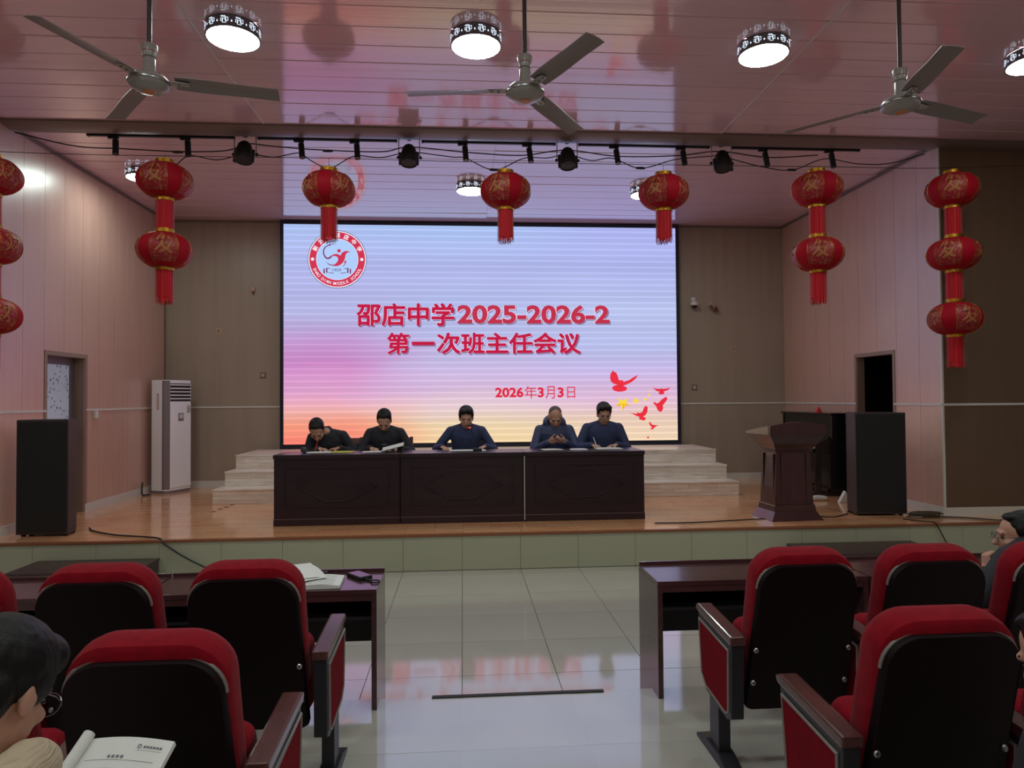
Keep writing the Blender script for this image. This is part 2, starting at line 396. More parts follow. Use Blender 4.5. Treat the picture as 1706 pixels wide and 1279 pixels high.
struct(MB().box(XR + .012, HX1, FY - .014, FY, ST, ST + .1).build('baseboard_front_right', m_white_trim))
struct(MB().box(XR - .004, XR + .016, FY - .006, FY + .016, ST, CEIL).build('trim_7', m_white_trim))
mb = MB(); mb.box(XL, XL + .03, FYL, DW, CEIL - .03, CEIL); mb.box(XR - .03, XR, FY, DW, CEIL - .03, CEIL); mb.box(XL, XR, DW - .03, DW, CEIL - .03, CEIL)
struct(mb.build('trim_8', m_beam))

# doorways: frosted door on the left, dark opening on the right
def frosted():
    mt, nt, b = base('frosted_pattern')
    tc = nt.nodes.new('ShaderNodeTexCoord'); v = nt.nodes.new('ShaderNodeTexVoronoi'); v.inputs['Scale'].default_value = 17
    n = nt.nodes.new('ShaderNodeTexNoise'); n.inputs['Scale'].default_value = 30; n.inputs['Detail'].default_value = 3
    nt.links.new(tc.outputs['Object'], v.inputs['Vector']); nt.links.new(tc.outputs['Object'], n.inputs['Vector'])
    ad = nt.nodes.new('ShaderNodeMath'); ad.operation = 'MULTIPLY_ADD'; ad.inputs[1].default_value = 0.5
    nt.links.new(n.outputs['Fac'], ad.inputs[0]); nt.links.new(v.outputs['Distance'], ad.inputs[2])
    r = nt.nodes.new('ShaderNodeValToRGB'); r.color_ramp.elements[0].position = 0.44; r.color_ramp.elements[0].color = rgb((104, 112, 134))
    r.color_ramp.elements[1].position = 0.56; r.color_ramp.elements[1].color = rgb((176, 184, 202))
    nt.links.new(ad.outputs[0], r.inputs[0]); nt.links.new(r.outputs[0], b.inputs['Base Color']); b.inputs['Roughness'].default_value = 0.3
    nt.links.new(r.outputs[0], b.inputs['Emission Color']); b.inputs['Emission Strength'].default_value = 0.16  # faint glow put into the pane material; the glass is no lamp
    return mt
m_frost = frosted()
d1 = bpy.data.objects.new('door_1', None); C.objects.link(d1); struct(d1); d1.location = (XL - .17, DL[0], ST)
W = DL[1] - DL[0]; H = DL[2] - ST
fr = MB(); fr.box(0, .04, 0, .09, 0, H); fr.box(0, .04, W - .09, W, 0, H); fr.box(0, .04, .09, W - .09, 0, .1); fr.box(0, .04, .09, W - .09, H - .09, H); fr.box(0, .04, .09, W - .09, .95, 1.05)
fr.build('door_frame', M('door_aluminium', (120, 112, 118), 0.35, metal=0.3), d1, bevel=.004)
MB().box(.012, .028, .09, W - .09, 1.05, H - .09).build('glass_pane', m_frost, d1)
MB().box(.012, .028, .09, W - .09, .1, .95).build('lower_panel', M('door_panel', (140, 132, 138), 0.4), d1)
MB().tube([(.05, W - .05, 1.0), (.085, W - .05, 1.0), (.085, W - .15, 1.0)], .01, 8).build('door_handle', m_steel, d1)
MB().lathe([(.012, 0), (.012, .01)], 12).build('lock_cylinder', m_black, d1).location = (.045, W - .045, .9)
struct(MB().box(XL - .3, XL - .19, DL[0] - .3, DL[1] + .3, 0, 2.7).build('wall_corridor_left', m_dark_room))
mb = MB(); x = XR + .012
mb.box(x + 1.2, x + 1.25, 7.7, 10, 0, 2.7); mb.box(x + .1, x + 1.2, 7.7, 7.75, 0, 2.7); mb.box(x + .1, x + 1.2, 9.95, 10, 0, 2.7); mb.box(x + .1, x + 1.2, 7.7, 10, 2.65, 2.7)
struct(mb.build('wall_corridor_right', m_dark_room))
mb = MB(); mb.box(XR - .008, XR + .004, DR[0] - .05, DR[0], ST, DR[2] + .05); mb.box(XR - .008, XR + .004, DR[1], DR[1] + .05, ST, DR[2] + .05); mb.box(XR - .008, XR + .004, DR[0], DR[1], DR[2], DR[2] + .05)
d2 = struct(mb.build('door_2', m_jamb, bevel=.003))
mb = MB(); mb.box(XL - .004, XL + .008, DL[0] - .05, DL[0], ST, DL[2] + .05); mb.box(XL - .004, XL + .008, DL[1], DL[1] + .05, ST, DL[2] + .05); mb.box(XL - .004, XL + .008, DL[0], DL[1], DL[2], DL[2] + .05)
struct(mb.build('trim_9', m_jamb, bevel=.003))

# ------------------------------------------------------------------ LED wall with its slide
SY = 11.188; SX0, SX1, SZ0, SZ1 = -2.866, 3.591, 1.042, 4.600
scr = thing('led_screen', 'large lit wall screen with red Chinese title above the stage steps', 'screen', ((SX0 + SX1) / 2, DW, SZ0))
def screen_mat():
    mt, nt, b = base('slide_background')
    L = nt.links.new; N = nt.nodes.new
    tc = N('ShaderNodeTexCoord'); sx = N('ShaderNodeSeparateXYZ'); L(tc.outputs['Object'], sx.inputs[0])
    def math_(op, a, c=None, d=None):
        n = N('ShaderNodeMath'); n.operation = op
        for i, q in enumerate((a, c, d)):
            if q is None: continue
            if isinstance(q, (int, float)): n.inputs[i].default_value = q
            else: L(q, n.inputs[i])
        return n.outputs[0]
    u = math_('MULTIPLY_ADD', sx.outputs['X'], 1 / (SX1 - SX0), 0.5); v = math_('MULTIPLY', sx.outputs['Z'], 1 / (SZ1 - SZ0))
    nz = N('ShaderNodeTexNoise'); mp = N('ShaderNodeMapping'); mp.inputs['Scale'].default_value = (0.35, 1, 1.2); L(tc.outputs['Object'], mp.inputs[0]); L(mp.outputs[0], nz.inputs['Vector'])
    nz.inputs['Scale'].default_value = 1.4; nz.inputs['Detail'].default_value = 2
    vv = math_('ADD', v, math_('MULTIPLY_ADD', nz.outputs['Fac'], 0.10, -0.05))
    def ramp(stops):
        r = N('ShaderNodeValToRGB'); e = r.color_ramp.elements
        e[0].position, e[0].color = stops[0][0], rgb(stops[0][1]); e[1].position, e[1].color = stops[-1][0], rgb(stops[-1][1])
        for p, c in stops[1:-1]: x = e.new(p); x.color = rgb(c)
        L(vv, r.inputs[0]); return r.outputs[0]
    left = ramp([(0.0, (246, 128, 112)), (0.08, (248, 156, 128)), (0.15, (240, 176, 170)), (0.24, (226, 164, 208)), (0.36, (206, 138, 200)), (0.46, (196, 150, 208)), (0.60, (182, 182, 228)), (0.8, (178, 184, 236)), (1.0, (176, 198, 246))])
    mid = ramp([(0.0, (240, 210, 160)), (0.08, (238, 214, 176)), (0.15, (232, 206, 206)), (0.25, (216, 188, 224)), (0.36, (200, 186, 228)), (0.48, (184, 188, 232)), (0.62, (180, 190, 236)), (0.8, (176, 182, 234)), (1.0, (174, 198, 246))])
    right = ramp([(0.0, (240, 214, 178)), (0.10, (236, 206, 186)), (0.2, (224, 186, 216)), (0.33, (200, 186, 234)), (0.45, (184, 190, 234)), (0.62, (186, 196, 238)), (0.8, (174, 182, 236)), (1.0, (178, 184, 244))])
    def sm(x, a, c_):
        m_ = N('ShaderNodeMapRange'); m_.interpolation_type = 'SMOOTHSTEP'; L(x, m_.inputs[0]); m_.inputs[1].default_value = a; m_.inputs[2].default_value = c_; return m_.outputs[0]
    m1 = N('ShaderNodeMixRGB'); L(sm(math_('ADD', u, math_('MULTIPLY_ADD', nz.outputs['Fac'], 0.2, -0.1)), 0.12, 0.42), m1.inputs[0]); L(left, m1.inputs[1]); L(mid, m1.inputs[2])
    m2 = N('ShaderNodeMixRGB'); L(sm(u, 0.5, 0.85), m2.inputs[0]); L(m1.outputs[0], m2.inputs[1]); L(right, m2.inputs[2])
    # refresh lines of the LED rows
    s = math_('SINE', math_('MULTIPLY', v, 2 * PI * 36.0))
    s = math_('POWER', math_('MULTIPLY_ADD', s, 0.5, 0.5), 6.0)
    s2 = math_('SINE', math_('MULTIPLY', v, 2 * PI * 7.0))
    k = math_('MULTIPLY_ADD', s, 0.20, math_('MULTIPLY_ADD', s2, 0.03, 0.93))
    m3 = N('ShaderNodeMixRGB'); m3.blend_type = 'MULTIPLY'; m3.inputs[0].default_value = 1.0; L(m2.outputs[0], m3.inputs[1])
    cm = N('ShaderNodeCombineXYZ'); [L(k, cm.inputs[i]) for i in range(3)]; L(cm.outputs[0], m3.inputs[2])
    b.inputs['Base Color'].default_value = (0.01, 0.01, 0.01, 1); b.inputs['Roughness'].default_value = 0.6
    L(m3.outputs[0], b.inputs['Emission Color']); b.inputs['Emission Strength'].default_value = SCREEN
    return mt
sw, sh = SX1 - SX0, SZ1 - SZ0
disp = MB().box(-sw / 2, sw / 2, SY - DW, SY - DW + .03, 0, sh).build('display_panel', screen_mat(), scr)
f = MB(); yb, yf = -.001, SY - DW - .012
f.box(-sw / 2 - .055, -sw / 2, yf, yb, -.115, sh + .055); f.box(sw / 2, sw / 2 + .055, yf, yb, -.115, sh + .055)
f.box(-sw / 2, sw / 2, yf, yb, sh, sh + .055); f.box(-sw / 2, sw / 2, yf, yb, -.115, 0)
f.build('screen_frame', M('screen_frame', (20, 24, 46), 0.35), scr, bevel=.004)
def slide(px, py):
    d = CF + CR * ((px - 853) / 1135.25) - CU * ((py - 639.5) / 1135.25)
    t = SY / d.y
    return (d.x * t - (SX0 + SX1) / 2, 1.75 + d.z * t - SZ0)
Y0 = SY - DW
m_tred = EM('slide_red', (190, 28, 66), 1.0); m_thalo = EM('slide_halo', (226, 206, 236), 1.0); m_tshad = EM('slide_shadow', (128, 112, 150), 1.0)
m_dred = EM('slide_date_red', (222, 26, 56), 1.0); m_bird = EM('slide_bird_red', (232, 36, 58), 1.0); m_star = EM('slide_star', (250, 216, 50), 1.0); m_star2 = EM('slide_star_shade', (240, 160, 40), 1.0)
m_ewhite = EM('slide_white', (240, 238, 252), 1.0); m_ered = EM('slide_emblem_red', (206, 46, 78), 1.0); m_eblue = EM('slide_emblem_sky', (176, 206, 250), 1.0); m_epurple = EM('slide_emblem_purple', (120, 30, 92), 1.0); m_eline = EM('slide_emblem_line', (92, 92, 128), 1.0)
def slide_text(name, runs, mat, dy, off, dx=0, dz=0):
    for body, x0, y0, x1, y1 in runs:
        mb = MB(); a = slide(x0 + dx, y1 + dz); c = slide(x1 + dx, y0 + dz); text_fit(mb, body, a[0], c[0], a[1], c[1], dy, off)
        mb.build(name, mat, disp, recalc=False)
title = [('邵店中学', 594, 505, 757, 543), ('2025-2026-2', 762, 508, 1015, 539), ('第', 645, 554, 682, 590), ('一', 686, 569, 724, 575), ('次班主任会议', 728, 554, 967, 590)]
slide_text('title_shadow', title, m_tshad, Y0 - .002, .04, 2.0, 2.0)
slide_text('title_outline', title, m_thalo, Y0 - .004, .055)
slide_text('title_text', title, m_tred, Y0 - .006, .035)
slide_text('date_text', [('2026', 825, 645, 872, 662), ('3', 896, 645, 906, 662), ('3', 929, 645, 939, 662)], m_dred, Y0 - .004, .035)
slide_text('date_text', [('年', 874, 643, 894, 664), ('月', 909, 643, 924, 664), ('日', 945, 644, 958, 663)], m_dred, Y0 - .004, 0.0)
def slide_poly(name, polys, mat, dy):
    mb = MB()
    for pl in polys: mb.add([(slide(*p)[0], dy, slide(*p)[1]) for p in pl], [tuple(range(len(pl)))])
    return mb.build(name, mat, disp, recalc=False)
def zp(x0, y0, s, pts): return [(x0 + a * s, y0 + b * s) for a, b in pts]
Z5 = (1000, 600, 130 / 1188)
birds = [
 [(195,150),(210,175),(245,190),(262,230),(285,305),(345,302),(352,330),(440,300),(520,250),(575,222),(540,280),(470,335),(400,370),(350,385),(400,410),(408,438),(385,462),(330,476),(270,478),(215,465),(185,440),(180,410),(215,385),(262,375),(200,355),(160,320),(150,270),(152,215),(170,185)],
 [(795,408),(840,430),(920,435),(930,415),(940,435),(1010,430),(1065,408),(1030,455),(965,475),(975,500),(960,520),(900,520),(885,500),(905,480),(850,465)],
 [(1010,555),(1020,590),(985,645),(950,685),(958,730),(935,780),(905,785),(870,755),(850,700),(805,650),(815,632),(860,655),(890,645),(930,600),(980,565)],
 [(690,690),(722,710),(718,780),(690,835),(650,855),(690,875),(688,905),(660,918),(600,900),(585,875),(600,862),(545,845),(500,820),(440,795),(500,806),(560,815),(565,788),(600,805),(640,785),(665,720)],
 [(752,930),(790,980),(830,985),(890,990),(850,1005),(815,1030),(805,1050),(765,1052),(768,1030),(790,1022),(755,990),(742,950)],
 [(732,1140),(740,1195),(705,1180),(722,1165)]]
for b_ in birds: slide_poly('dove_picture', [zp(*Z5, b_)], m_bird, Y0 - .004)
def star(cx, cy, r, rot=0, sq=0.85):
    p = []
    for i in range(10):
        a = -PI / 2 + rot + i * PI / 5; q = r if i % 2 == 0 else r * .42
        p.append((cx + q * math.cos(a), cy + q * sq * math.sin(a)))
    return p
for cx, cy, r in ((1037.5, 672, 13.5), (1059.5, 667.5, 7), (1074.5, 665, 4.2), (1081, 658, 3.2), (1082.5, 652, 2.6)):
    slide_poly('star_picture', [star(cx, cy, r, PI)], m_star, Y0 - .004)
slide_poly('star_picture', [[(1037.5, 672), (1024.5, 675), (1031, 676)], [(1037.5, 672), (1050.5, 675), (1044, 676)], [(1037.5, 672), (1037.5, 683.5), (1041, 677)]], m_star2, Y0 - .006)
# school emblem
EC = slide(562, 432); eu = (slide(611, 432)[0] - EC[0]) / 49.0      # metres per slide unit
def E_(x, y): return (EC[0] + (x - 671) * eu * .086, EC[1] - (y - 665) * eu * .086)
def disc(name, r, mat, dy, r0=0.0, n=64):
    mb = MB()
    if r0 == 0: mb.add([(EC[0] + r * math.cos(2 * PI * i / n), dy, EC[1] + r * math.sin(2 * PI * i / n)) for i in range(n)], [tuple(range(n))])
    else: mb.add([(EC[0] + q * math.cos(2 * PI * i / n), dy, EC[1] + q * math.sin(2 * PI * i / n)) for q in (r0, r) for i in range(n)], [(i, (i + 1) % n, n + (i + 1) % n, n + i) for i in range(n)])
    return mb.build(name, mat, disp, recalc=False)
R_ = 49 * eu
disc('emblem_outline', R_, m_eline, Y0 - .002); disc('emblem_ring', R_ * .978, m_ewhite, Y0 - .004); disc('emblem_ring', R_ * .945, m_ered, Y0 - .006, R_ * .715); disc('emblem_sky', R_ * .70, m_eblue, Y0 - .006)
mb = MB()
for s_ in (-1, 1): mb.add([(EC[0] + s_ * R_ * .835 + R_ * .055 * math.cos(2 * PI * i / 16), Y0 - .008, EC[1] + R_ * .055 * math.sin(2 * PI * i / 16)) for i in range(16)], [tuple(range(16))])
def arc_char(mb, ch, ang, rad, size, flip, bold):
    bold = 0.0 if ord(ch) > 255 else bold
    v, f, a, b, c, d = text_mesh(ch, bold)
    w = (b - a); sc = size / (text_mesh('学' if ord(ch) > 255 else 'H', bold)[5] - (text_mesh('学', bold)[4] if ord(ch) > 255 else 0))
    cx = (a + b) / 2; cy = (text_mesh('学', bold)[4] + text_mesh('学', bold)[5]) / 2 if ord(ch) > 255 else text_mesh('H', bold)[5] / 2
    rot = ang - PI / 2 if not flip else ang + PI / 2
    ca, sa = math.cos(rot), math.sin(rot); ox, oz = EC[0] + rad * math.cos(ang), EC[1] + rad * math.sin(ang)
    for ex, ez in (((0, 0), (.03, 0), (-.03, 0), (0, .03), (0, -.03)) if ord(ch) > 255 else ((0, 0),)): mb.add([(ox + ex * sc + ((p[0] - cx) * ca - (p[1] - cy) * sa) * sc, Y0 - .008, oz + ez * sc + ((p[0] - cx) * sa + (p[1] - cy) * ca) * sc) for p in v], f)
for i, ch in enumerate('新沂市邵店中学'): arc_char(mb, ch, math.radians(153 - 21.2 * i), R_ * .83, R_ * .165, False, .02)
eng = 'SHAO DIAN MIDDLE SCHOOL'
for i, ch in enumerate(eng):
    if ch != ' ': arc_char(mb, ch, math.radians(204 + 132 * i / (len(eng) - 1)), R_ * .835, R_ * .10, True, .01)
o = mb.build('emblem_lettering', m_ewhite, disp, recalc=False); o['kind'] = 'stuff'
mb = MB(); yy = Y0 - .008
def ep(pts, mi=0): mb.add([(E_(*p)[0], yy, E_(*p)[1]) for p in pts], [tuple(range(len(pts)))], mi)
ep([(705 + 37 * math.cos(t * PI / 8), 497 + 33 * math.sin(t * PI / 8)) for t in range(16)])
ep([(540,605),(600,565),(665,558),(710,575),(735,595),(755,545),(800,508),(860,498),(925,518),(870,530),(835,565),(825,620),(812,670),(780,730),(720,780),(650,802),(590,795),(560,770),(610,772),(655,735),(685,690),(690,650),(670,615),(630,598),(580,605),(545,630)])
ep([(450,705),(500,750),(560,772),(600,780),(600,792),(545,785),(490,760)], 1)
ep([(822,685),(846,700),(838,740),(800,795),(760,812),(800,775),(815,740),(805,710)])
def stroke(pts, w):
    P = spline([(a, b, 0) for a, b in pts], 6); n = len(P)
    L_, R2 = [], []
    for i, p in enumerate(P):
        d = (P[min(i + 1, n - 1)] - P[max(i - 1, 0)]).normalized(); q = Vector((-d.y, d.x, 0)); ww = w[0] + (w[1] - w[0]) * i / (n - 1)
        L_.append(E_(*(p + q * ww)[:2])); R2.append(E_(*(p - q * ww)[:2]))
    mb.add([(a[0], yy, a[1]) for a in L_ + R2], [(i, i + 1, n + i + 1, n + i) for i in range(n - 1)], 1)
stroke([(560, 605), (520, 640), (480, 648), (440, 620), (410, 560), (410, 490), (440, 430), (490, 395), (530, 380)], (16, 8))
stroke([(530, 382), (590, 370), (655, 372)], (8, 2))
ep([(a, b) for a, b in star(527, 383, 28, 0, 1)], 1)
for s_ in (-1, 1):
    q = lambda p: (671 + s_ * (p[0] - 671), p[1])
    for pl in ([(405,850),(430,850),(430,945),(405,945)], [(455,840),(480,832),(480,925),(600,930),(605,945),(455,930)], [(480,835),(540,842),(540,852),(480,848)]): ep([q(p) for p in pl], 1)
mb.build('emblem_figure', [m_ered, m_epurple], disp, recalc=False)
mb = MB(); a = E_(580, 905); c = E_(745, 848); text_fit(mb, '1959', a[0], c[0], a[1], c[1], Y0 - .008, .01); mb.build('emblem_year', m_eline, disp, recalc=False)

# ------------------------------------------------------------------ wooden tiered steps below the screen
t = thing('tiered_steps', 'pale wooden three-tier steps under the big screen', 'steps', (0, 9.38, ST))
for i, (y0, x0, x1) in enumerate(((0, -3.33, 3.88), (.36, -3.29, 3.85), (.73, -3.26, 3.83))):
    MB().box(x0, x1, y0, DW - 9.38 - .125, .2 * i, .2 * (i + 1) - .001).build('step_tier', m_steps, t, bevel=.004)
    MB().box(x0 - .004, x1 + .004, y0 - .012, y0 + .03, .2 * (i + 1) - .022, .2 * (i + 1)).build('step_nosing', m_steps, t, bevel=.003)
MB().box(2.2, 2.206, -.002, .02, 0.01, .178).build('panel_joint', m_black, t)

# ------------------------------------------------------------------ long desk made of three units
def desk(x0, x1, label, glint=False):
    t = thing('conference_desk', label, 'desk', ((x0 + x1) / 2, 7.68, ST), 0, 'mahogany desk units on the stage')
    w = (x1 - x0) / 2 - .002
    MB().box(-w, w, -.02, .52, .735, .78).build('desk_top', m_desk, t, bevel=.006)
    MB().box(-w + .01, w - .01, 0, .025, .08, .735).build('front_panel', m_desk, t)
    MB().box(-w + .004, w - .004, -.015, .03, 0, .08).build('plinth', m_desk, t, bevel=.004)
    for s_ in (-1, 1): MB().box(min(s_ * w, s_ * (w - .03)), max(s_ * w, s_ * (w - .03)), .025, .5, 0, .735).build('side_panel', m_desk, t)
    MB().box(-w + .03, w - .03, .1, .48, .55, .57).build('shelf', m_desk, t)
    mb = MB(); a, b, z0, z1 = -w + .12, w - .12, .2, .64
    for bx in ((a, b, z0, z0 + .012), (a, b, z1 - .012, z1)): mb.box(bx[0], bx[1], -.009, .002, bx[2], bx[3])
    for q in (a, b - .012): mb.box(q, q + .012, -.009, .002, z0, z1)
    mb.build('panel_moulding', m_desk, t, bevel=.002)
    mb = MB(); cx, cz, rw, rh = 0, .42, .44, .16
    pts = [(-rw, cz), (-.12, cz + rh), (.12, cz + rh), (rw, cz), (.12, cz - rh), (-.12, cz - rh)]
    mb.tube([(p[0], -.003, p[1]) for p in pts], .008, 4, closed=True)
    mb.build('diamond_moulding', m_desk, t)
    if glint: MB().box(-w - .004, -w + .004, -.022, -.004, .02, .735).build('joint_glint', m_white_trim, t)  # pale strip painting the light line reflected at the desk joint
    mb = MB(); mb.box(-w + .004, w - .004, -.018, -.013, .072, .078); mb.build('plinth_bead', m_desk_line, t)
    return t
desk(-2.08, -.695, 'dark mahogany desk unit at the left end, in front of the stooping man')
desk(-.695, .69, 'middle dark mahogany desk unit below the gooseneck microphone')
desk(.69, 2.075, 'dark mahogany desk unit nearest the lectern, in front of two men', True)

# ------------------------------------------------------------------ stage equipment
def speaker(loc, rz, w, d, h, label):
    t = thing('loudspeaker', label, 'speaker', loc, rz, 'floor loudspeakers at the stage edge')
    pl = [(-w / 2, 0), (w / 2, 0), (w / 2 - .03, d * .6), (w / 2 - .1, d), (-w / 2 + .1, d), (-w / 2 + .03, d * .6)]
    MB().prism(pl, 'z', .02, h).build('cabinet', m_cabinet, t, bevel=.012)
    MB().box(-w / 2 + .02, w / 2 - .02, -.012, .004, .05, h - .02).build('grille', m_grille, t, bevel=.01)
    for x in (-w / 2 + .05, w / 2 - .05):
        for y in (.05, d - .16): MB().lathe([(.02, 0), (.025, .02)], 10, (x, y, 0)).build('rubber_foot', m_black, t)
    return t
speaker((-4.315, 7.36, ST), math.radians(0), .515, .34, 1.2, 'tall black loudspeaker beside the frosted door')
speaker((4.825, 7.57, ST), math.radians(-4), .59, .42, 1.19, 'tall black loudspeaker beside the dark doorway and lectern')

# lectern
t = thing('lectern', 'dark red wooden lectern with stepped top on the stage', 'lectern', (3.71, 7.34, ST), math.radians(4))
def frustum(w0, d0, z0, w1, d1, z1, yc=.24, yo=0):
    mb = MB(); v = []
    for w, d, z in ((w0, d0, z0), (w1, d1, z1)):
        for x, y in ((-w / 2, -d / 2), (w / 2, -d / 2), (w / 2, d / 2), (-w / 2, d / 2)): v.append((x, yc + y + (yo if z == z1 else 0), z))
    mb.add(v, [(3, 2, 1, 0), (4, 5, 6, 7)] + [(i, (i + 1) % 4, (i + 1) % 4 + 4, i + 4) for i in range(4)]); return mb
frustum(.62, .48, 0, .50, .38, .1).build('base_plinth', m_lectern, t, bevel=.006)
frustum(.50, .38, .1, .48, .36, .17).build('base_moulding', m_lectern, t, bevel=.01)
frustum(.46, .34, .17, .41, .31, .76).build('column', m_lectern, t, bevel=.004)
for x in (-.15, .15): frustum(.012, .012, .2, .012, .012, .74, .24 - .165).build('column_reed', m_lectern, t).location.x = x
mb = MB(); mb.box(-.225, -.2, .12, .14, .2, .74); mb.box(-.225, -.2, .34, .36, .2, .74); mb.build('side_stile', m_lectern, t)
frustum(.44, .33, .76, .46, .36, .80).build('neck_moulding', m_lectern, t, bevel=.006)
frustum(.46, .36, .80, .52, .42, .85).build('neck_moulding', m_lectern, t, bevel=.006)
frustum(.52, .44, .85, .66, .52, .955).build('flare', m_lectern, t, bevel=.004)
arch = [(-.335, .955)] + [(.335 - .67 * i / 14, 1.055 + .045 * math.sin(PI * i / 14)) for i in range(15)]
arch = [(-.335, .955), (.335, .955)] + arch[1:]
MB().prism(arch, 'y', -.03, .02).build('front_board', m_lectern, t, bevel=.004)
mb = MB()
mb.prism([(-.02, 1.045), (.02, 1.06), (.52, .985), (.52, .955), (.02, .955), (-.02, .955)], 'x', -.335, .335); mb.build('reading_top', m_lectern, t, bevel=.004)

# upright piano against the right wall (keyboard side faces the stage centre)
t = thing('upright_piano', 'black upright piano against the right wall behind the lectern', 'piano', (XR - .02, 9.12, ST))
Lp = 1.45
MB().box(-.36, 0, .02, Lp - .02, .05, 1.12).build('case', m_blackgl, t, bevel=.006)
MB().box(-.40, .0, -.01, Lp + .01, 1.12, 1.15).build('lid', m_blackgl, t, bevel=.006)
for y in (0, Lp - .04):
    MB().prism([(-.60, .62), (-.60, .74), (-.37, .80), (-.37, 1.12), (0, 1.12), (0, .0), (-.40, 0), (-.40, .56)], 'y', y, y + .04).build('end_panel', m_blackgl, t, bevel=.004)
    MB().box(-.60, -.53, y - .0, y + .06, .03, .62).build('leg', m_blackgl, t, bevel=.006)
    MB().box(-.66, 0, y - .005, y + .07, 0, .05).build('toe_block', m_blackgl, t, bevel=.006)
MB().box(-.62, -.3, .04, Lp - .04, .60, .66).build('key_bed', m_blackgl, t, bevel=.004)
MB().prism([(-.58, .68), (-.58, .72), (-.36, .82), (-.36, .68)], 'y', .06, Lp - .06).build('fallboard', m_blackgl, t, bevel=.004)
kb = MB()
for k in range(48): kb.box(-.575, -.44, .08 + k * (Lp - .16) / 48, .08 + (k + .9) * (Lp - .16) / 48, .66, .682)
o = kb.build('keys', m_paper, t); o['kind'] = 'stuff'
MB().box(-.42, -.36, .04, Lp - .04, .05, .1).build('bottom_rail', m_blackgl, t)
for k in range(3): MB().tube([(-.36, Lp / 2 - .12 + .12 * k, .12), (-.48, Lp / 2 - .12 + .12 * k, .1)], .012, 8).build('pedal', m_gold, t)
MB().prism([(-.045, 0), (.045, 0), (0, .085)], 'y', 0, .06).build('card', m_sign)
o = bpy.context.collection.objects['card']; o.name = 'name_card'; o.location = (5.06, 9.35, ST + 1.151); tag(o, 'small red folded card standing on the piano lid', 'card')
# white objects on the floor by the piano
def bundle(name, loc, r, l, rz, label):
    mb = MB(); mb.tube(spline([(0, 0, r), (l * .4, .01, r * 1.05), (l, -.01, r * .9)], 4), [r * q for q in (.7, .95, 1, 1, 1, 1.02, .95, .9, .7)], 10)
    o = mb.build(name, m_paper, smooth=True); o.location = loc; o.rotation_euler = (0, 0, rz); return tag(o, label, 'paper roll')
bundle('paper_roll', (4.62, 8.75, ST), .035, .2, .1, 'white paper roll lying on the stage floor below the piano')
o = MB().prism([(0, 0), (.13, 0), (.11, .1), (.085, .15), (.05, .09)], 'y', 0, .06).build('plastic_bag', m_paper, bevel=.008); o.location = (4.88, 8.55, ST); tag(o, 'crumpled white bag on the stage floor behind the loudspeaker', 'bag')

# floor standing air conditioner in the left corner
t = thing('air_conditioner', 'white floor-standing air conditioner in the left stage corner', 'air conditioner', (-4.43, 10.80, ST), math.radians(66))
w, d, h = .50, .30, 1.70
pl = [(-w / 2 + .05, -d / 2), (w / 2 - .05, -d / 2), (w / 2, -d / 2 + .05), (w / 2, d / 2), (-w / 2, d / 2), (-w / 2, -d / 2 + .05)]
MB().prism(pl, 'z', .04, h).build('body', m_acw, t, bevel=.006)
MB().prism([(a * .97, b * .97) for a, b in pl], 'z', 0, .05).build('base', m_acg, t)
MB().box(-w / 2 + .055, w / 2 - .055, -d / 2 - .014, -d / 2 + .01, .08, 1.36).build('front_door', m_acw, t, bevel=.006)
for s_ in (-1, 1): MB().prism([(s_ * (w / 2 - .05), -d / 2 - .006), (s_ * (w / 2 + .004), -d / 2 + .05), (s_ * (w / 2 + .004), -d / 2 + .09), (s_ * (w / 2 - .05), -d / 2 + .05)], 'z', .06, h - .01).build('corner_strip', m_acg, t)
MB().box(-w / 2 + .06, w / 2 - .06, -d / 2 - .004, -d / 2 + .02, 1.38, h - .05).build('vent_recess', m_black, t)
for k in range(5): MB().box(-w / 2 + .055, w / 2 - .055, -d / 2 - .018, -d / 2 - .002, 1.41 + k * .052, 1.428 + k * .052).build('louvre', m_acw, t, bevel=.003)
MB().box(-.05, .05, -d / 2 - .019, -d / 2 - .012, 1.08, 1.2).build('control_panel', m_acg, t, bevel=.003)
MB().box(-.036, .036, -d / 2 - .022, -d / 2 - .017, 1.12, 1.185).build('display_window', M('pale_display', (206, 206, 214), 0.2), t)
MB().box(.11, .185, -d / 2 - .017, -d / 2 - .013, 1.2, 1.33).build('energy_label', m_paper, t)
mb = MB(); [mb.box(.115, .18, -d / 2 - .019, -d / 2 - .016, 1.21 + k * .026, 1.222 + k * .026) for k in range(4)]; mb.build('label_print', m_ink, t)
mb = MB(); mb.box(-w / 2 - .003, -w / 2 + .002, .0, .05, 1.25, 1.5); mb.build('side_sticker', M('sticker_pink', (206, 176, 182), .5), t)
o = MB().tube(spline([(-4.70, 10.42, .56), (-4.69, 10.38, .44), (-4.66, 10.34, .385), (-4.62, 10.36, .385), (-4.59, 10.42, .385)], 6), .012, 6).build('drain_hose', m_black, smooth=True); tag(o, 'black hose curling from the wall to the air conditioner', 'hose')

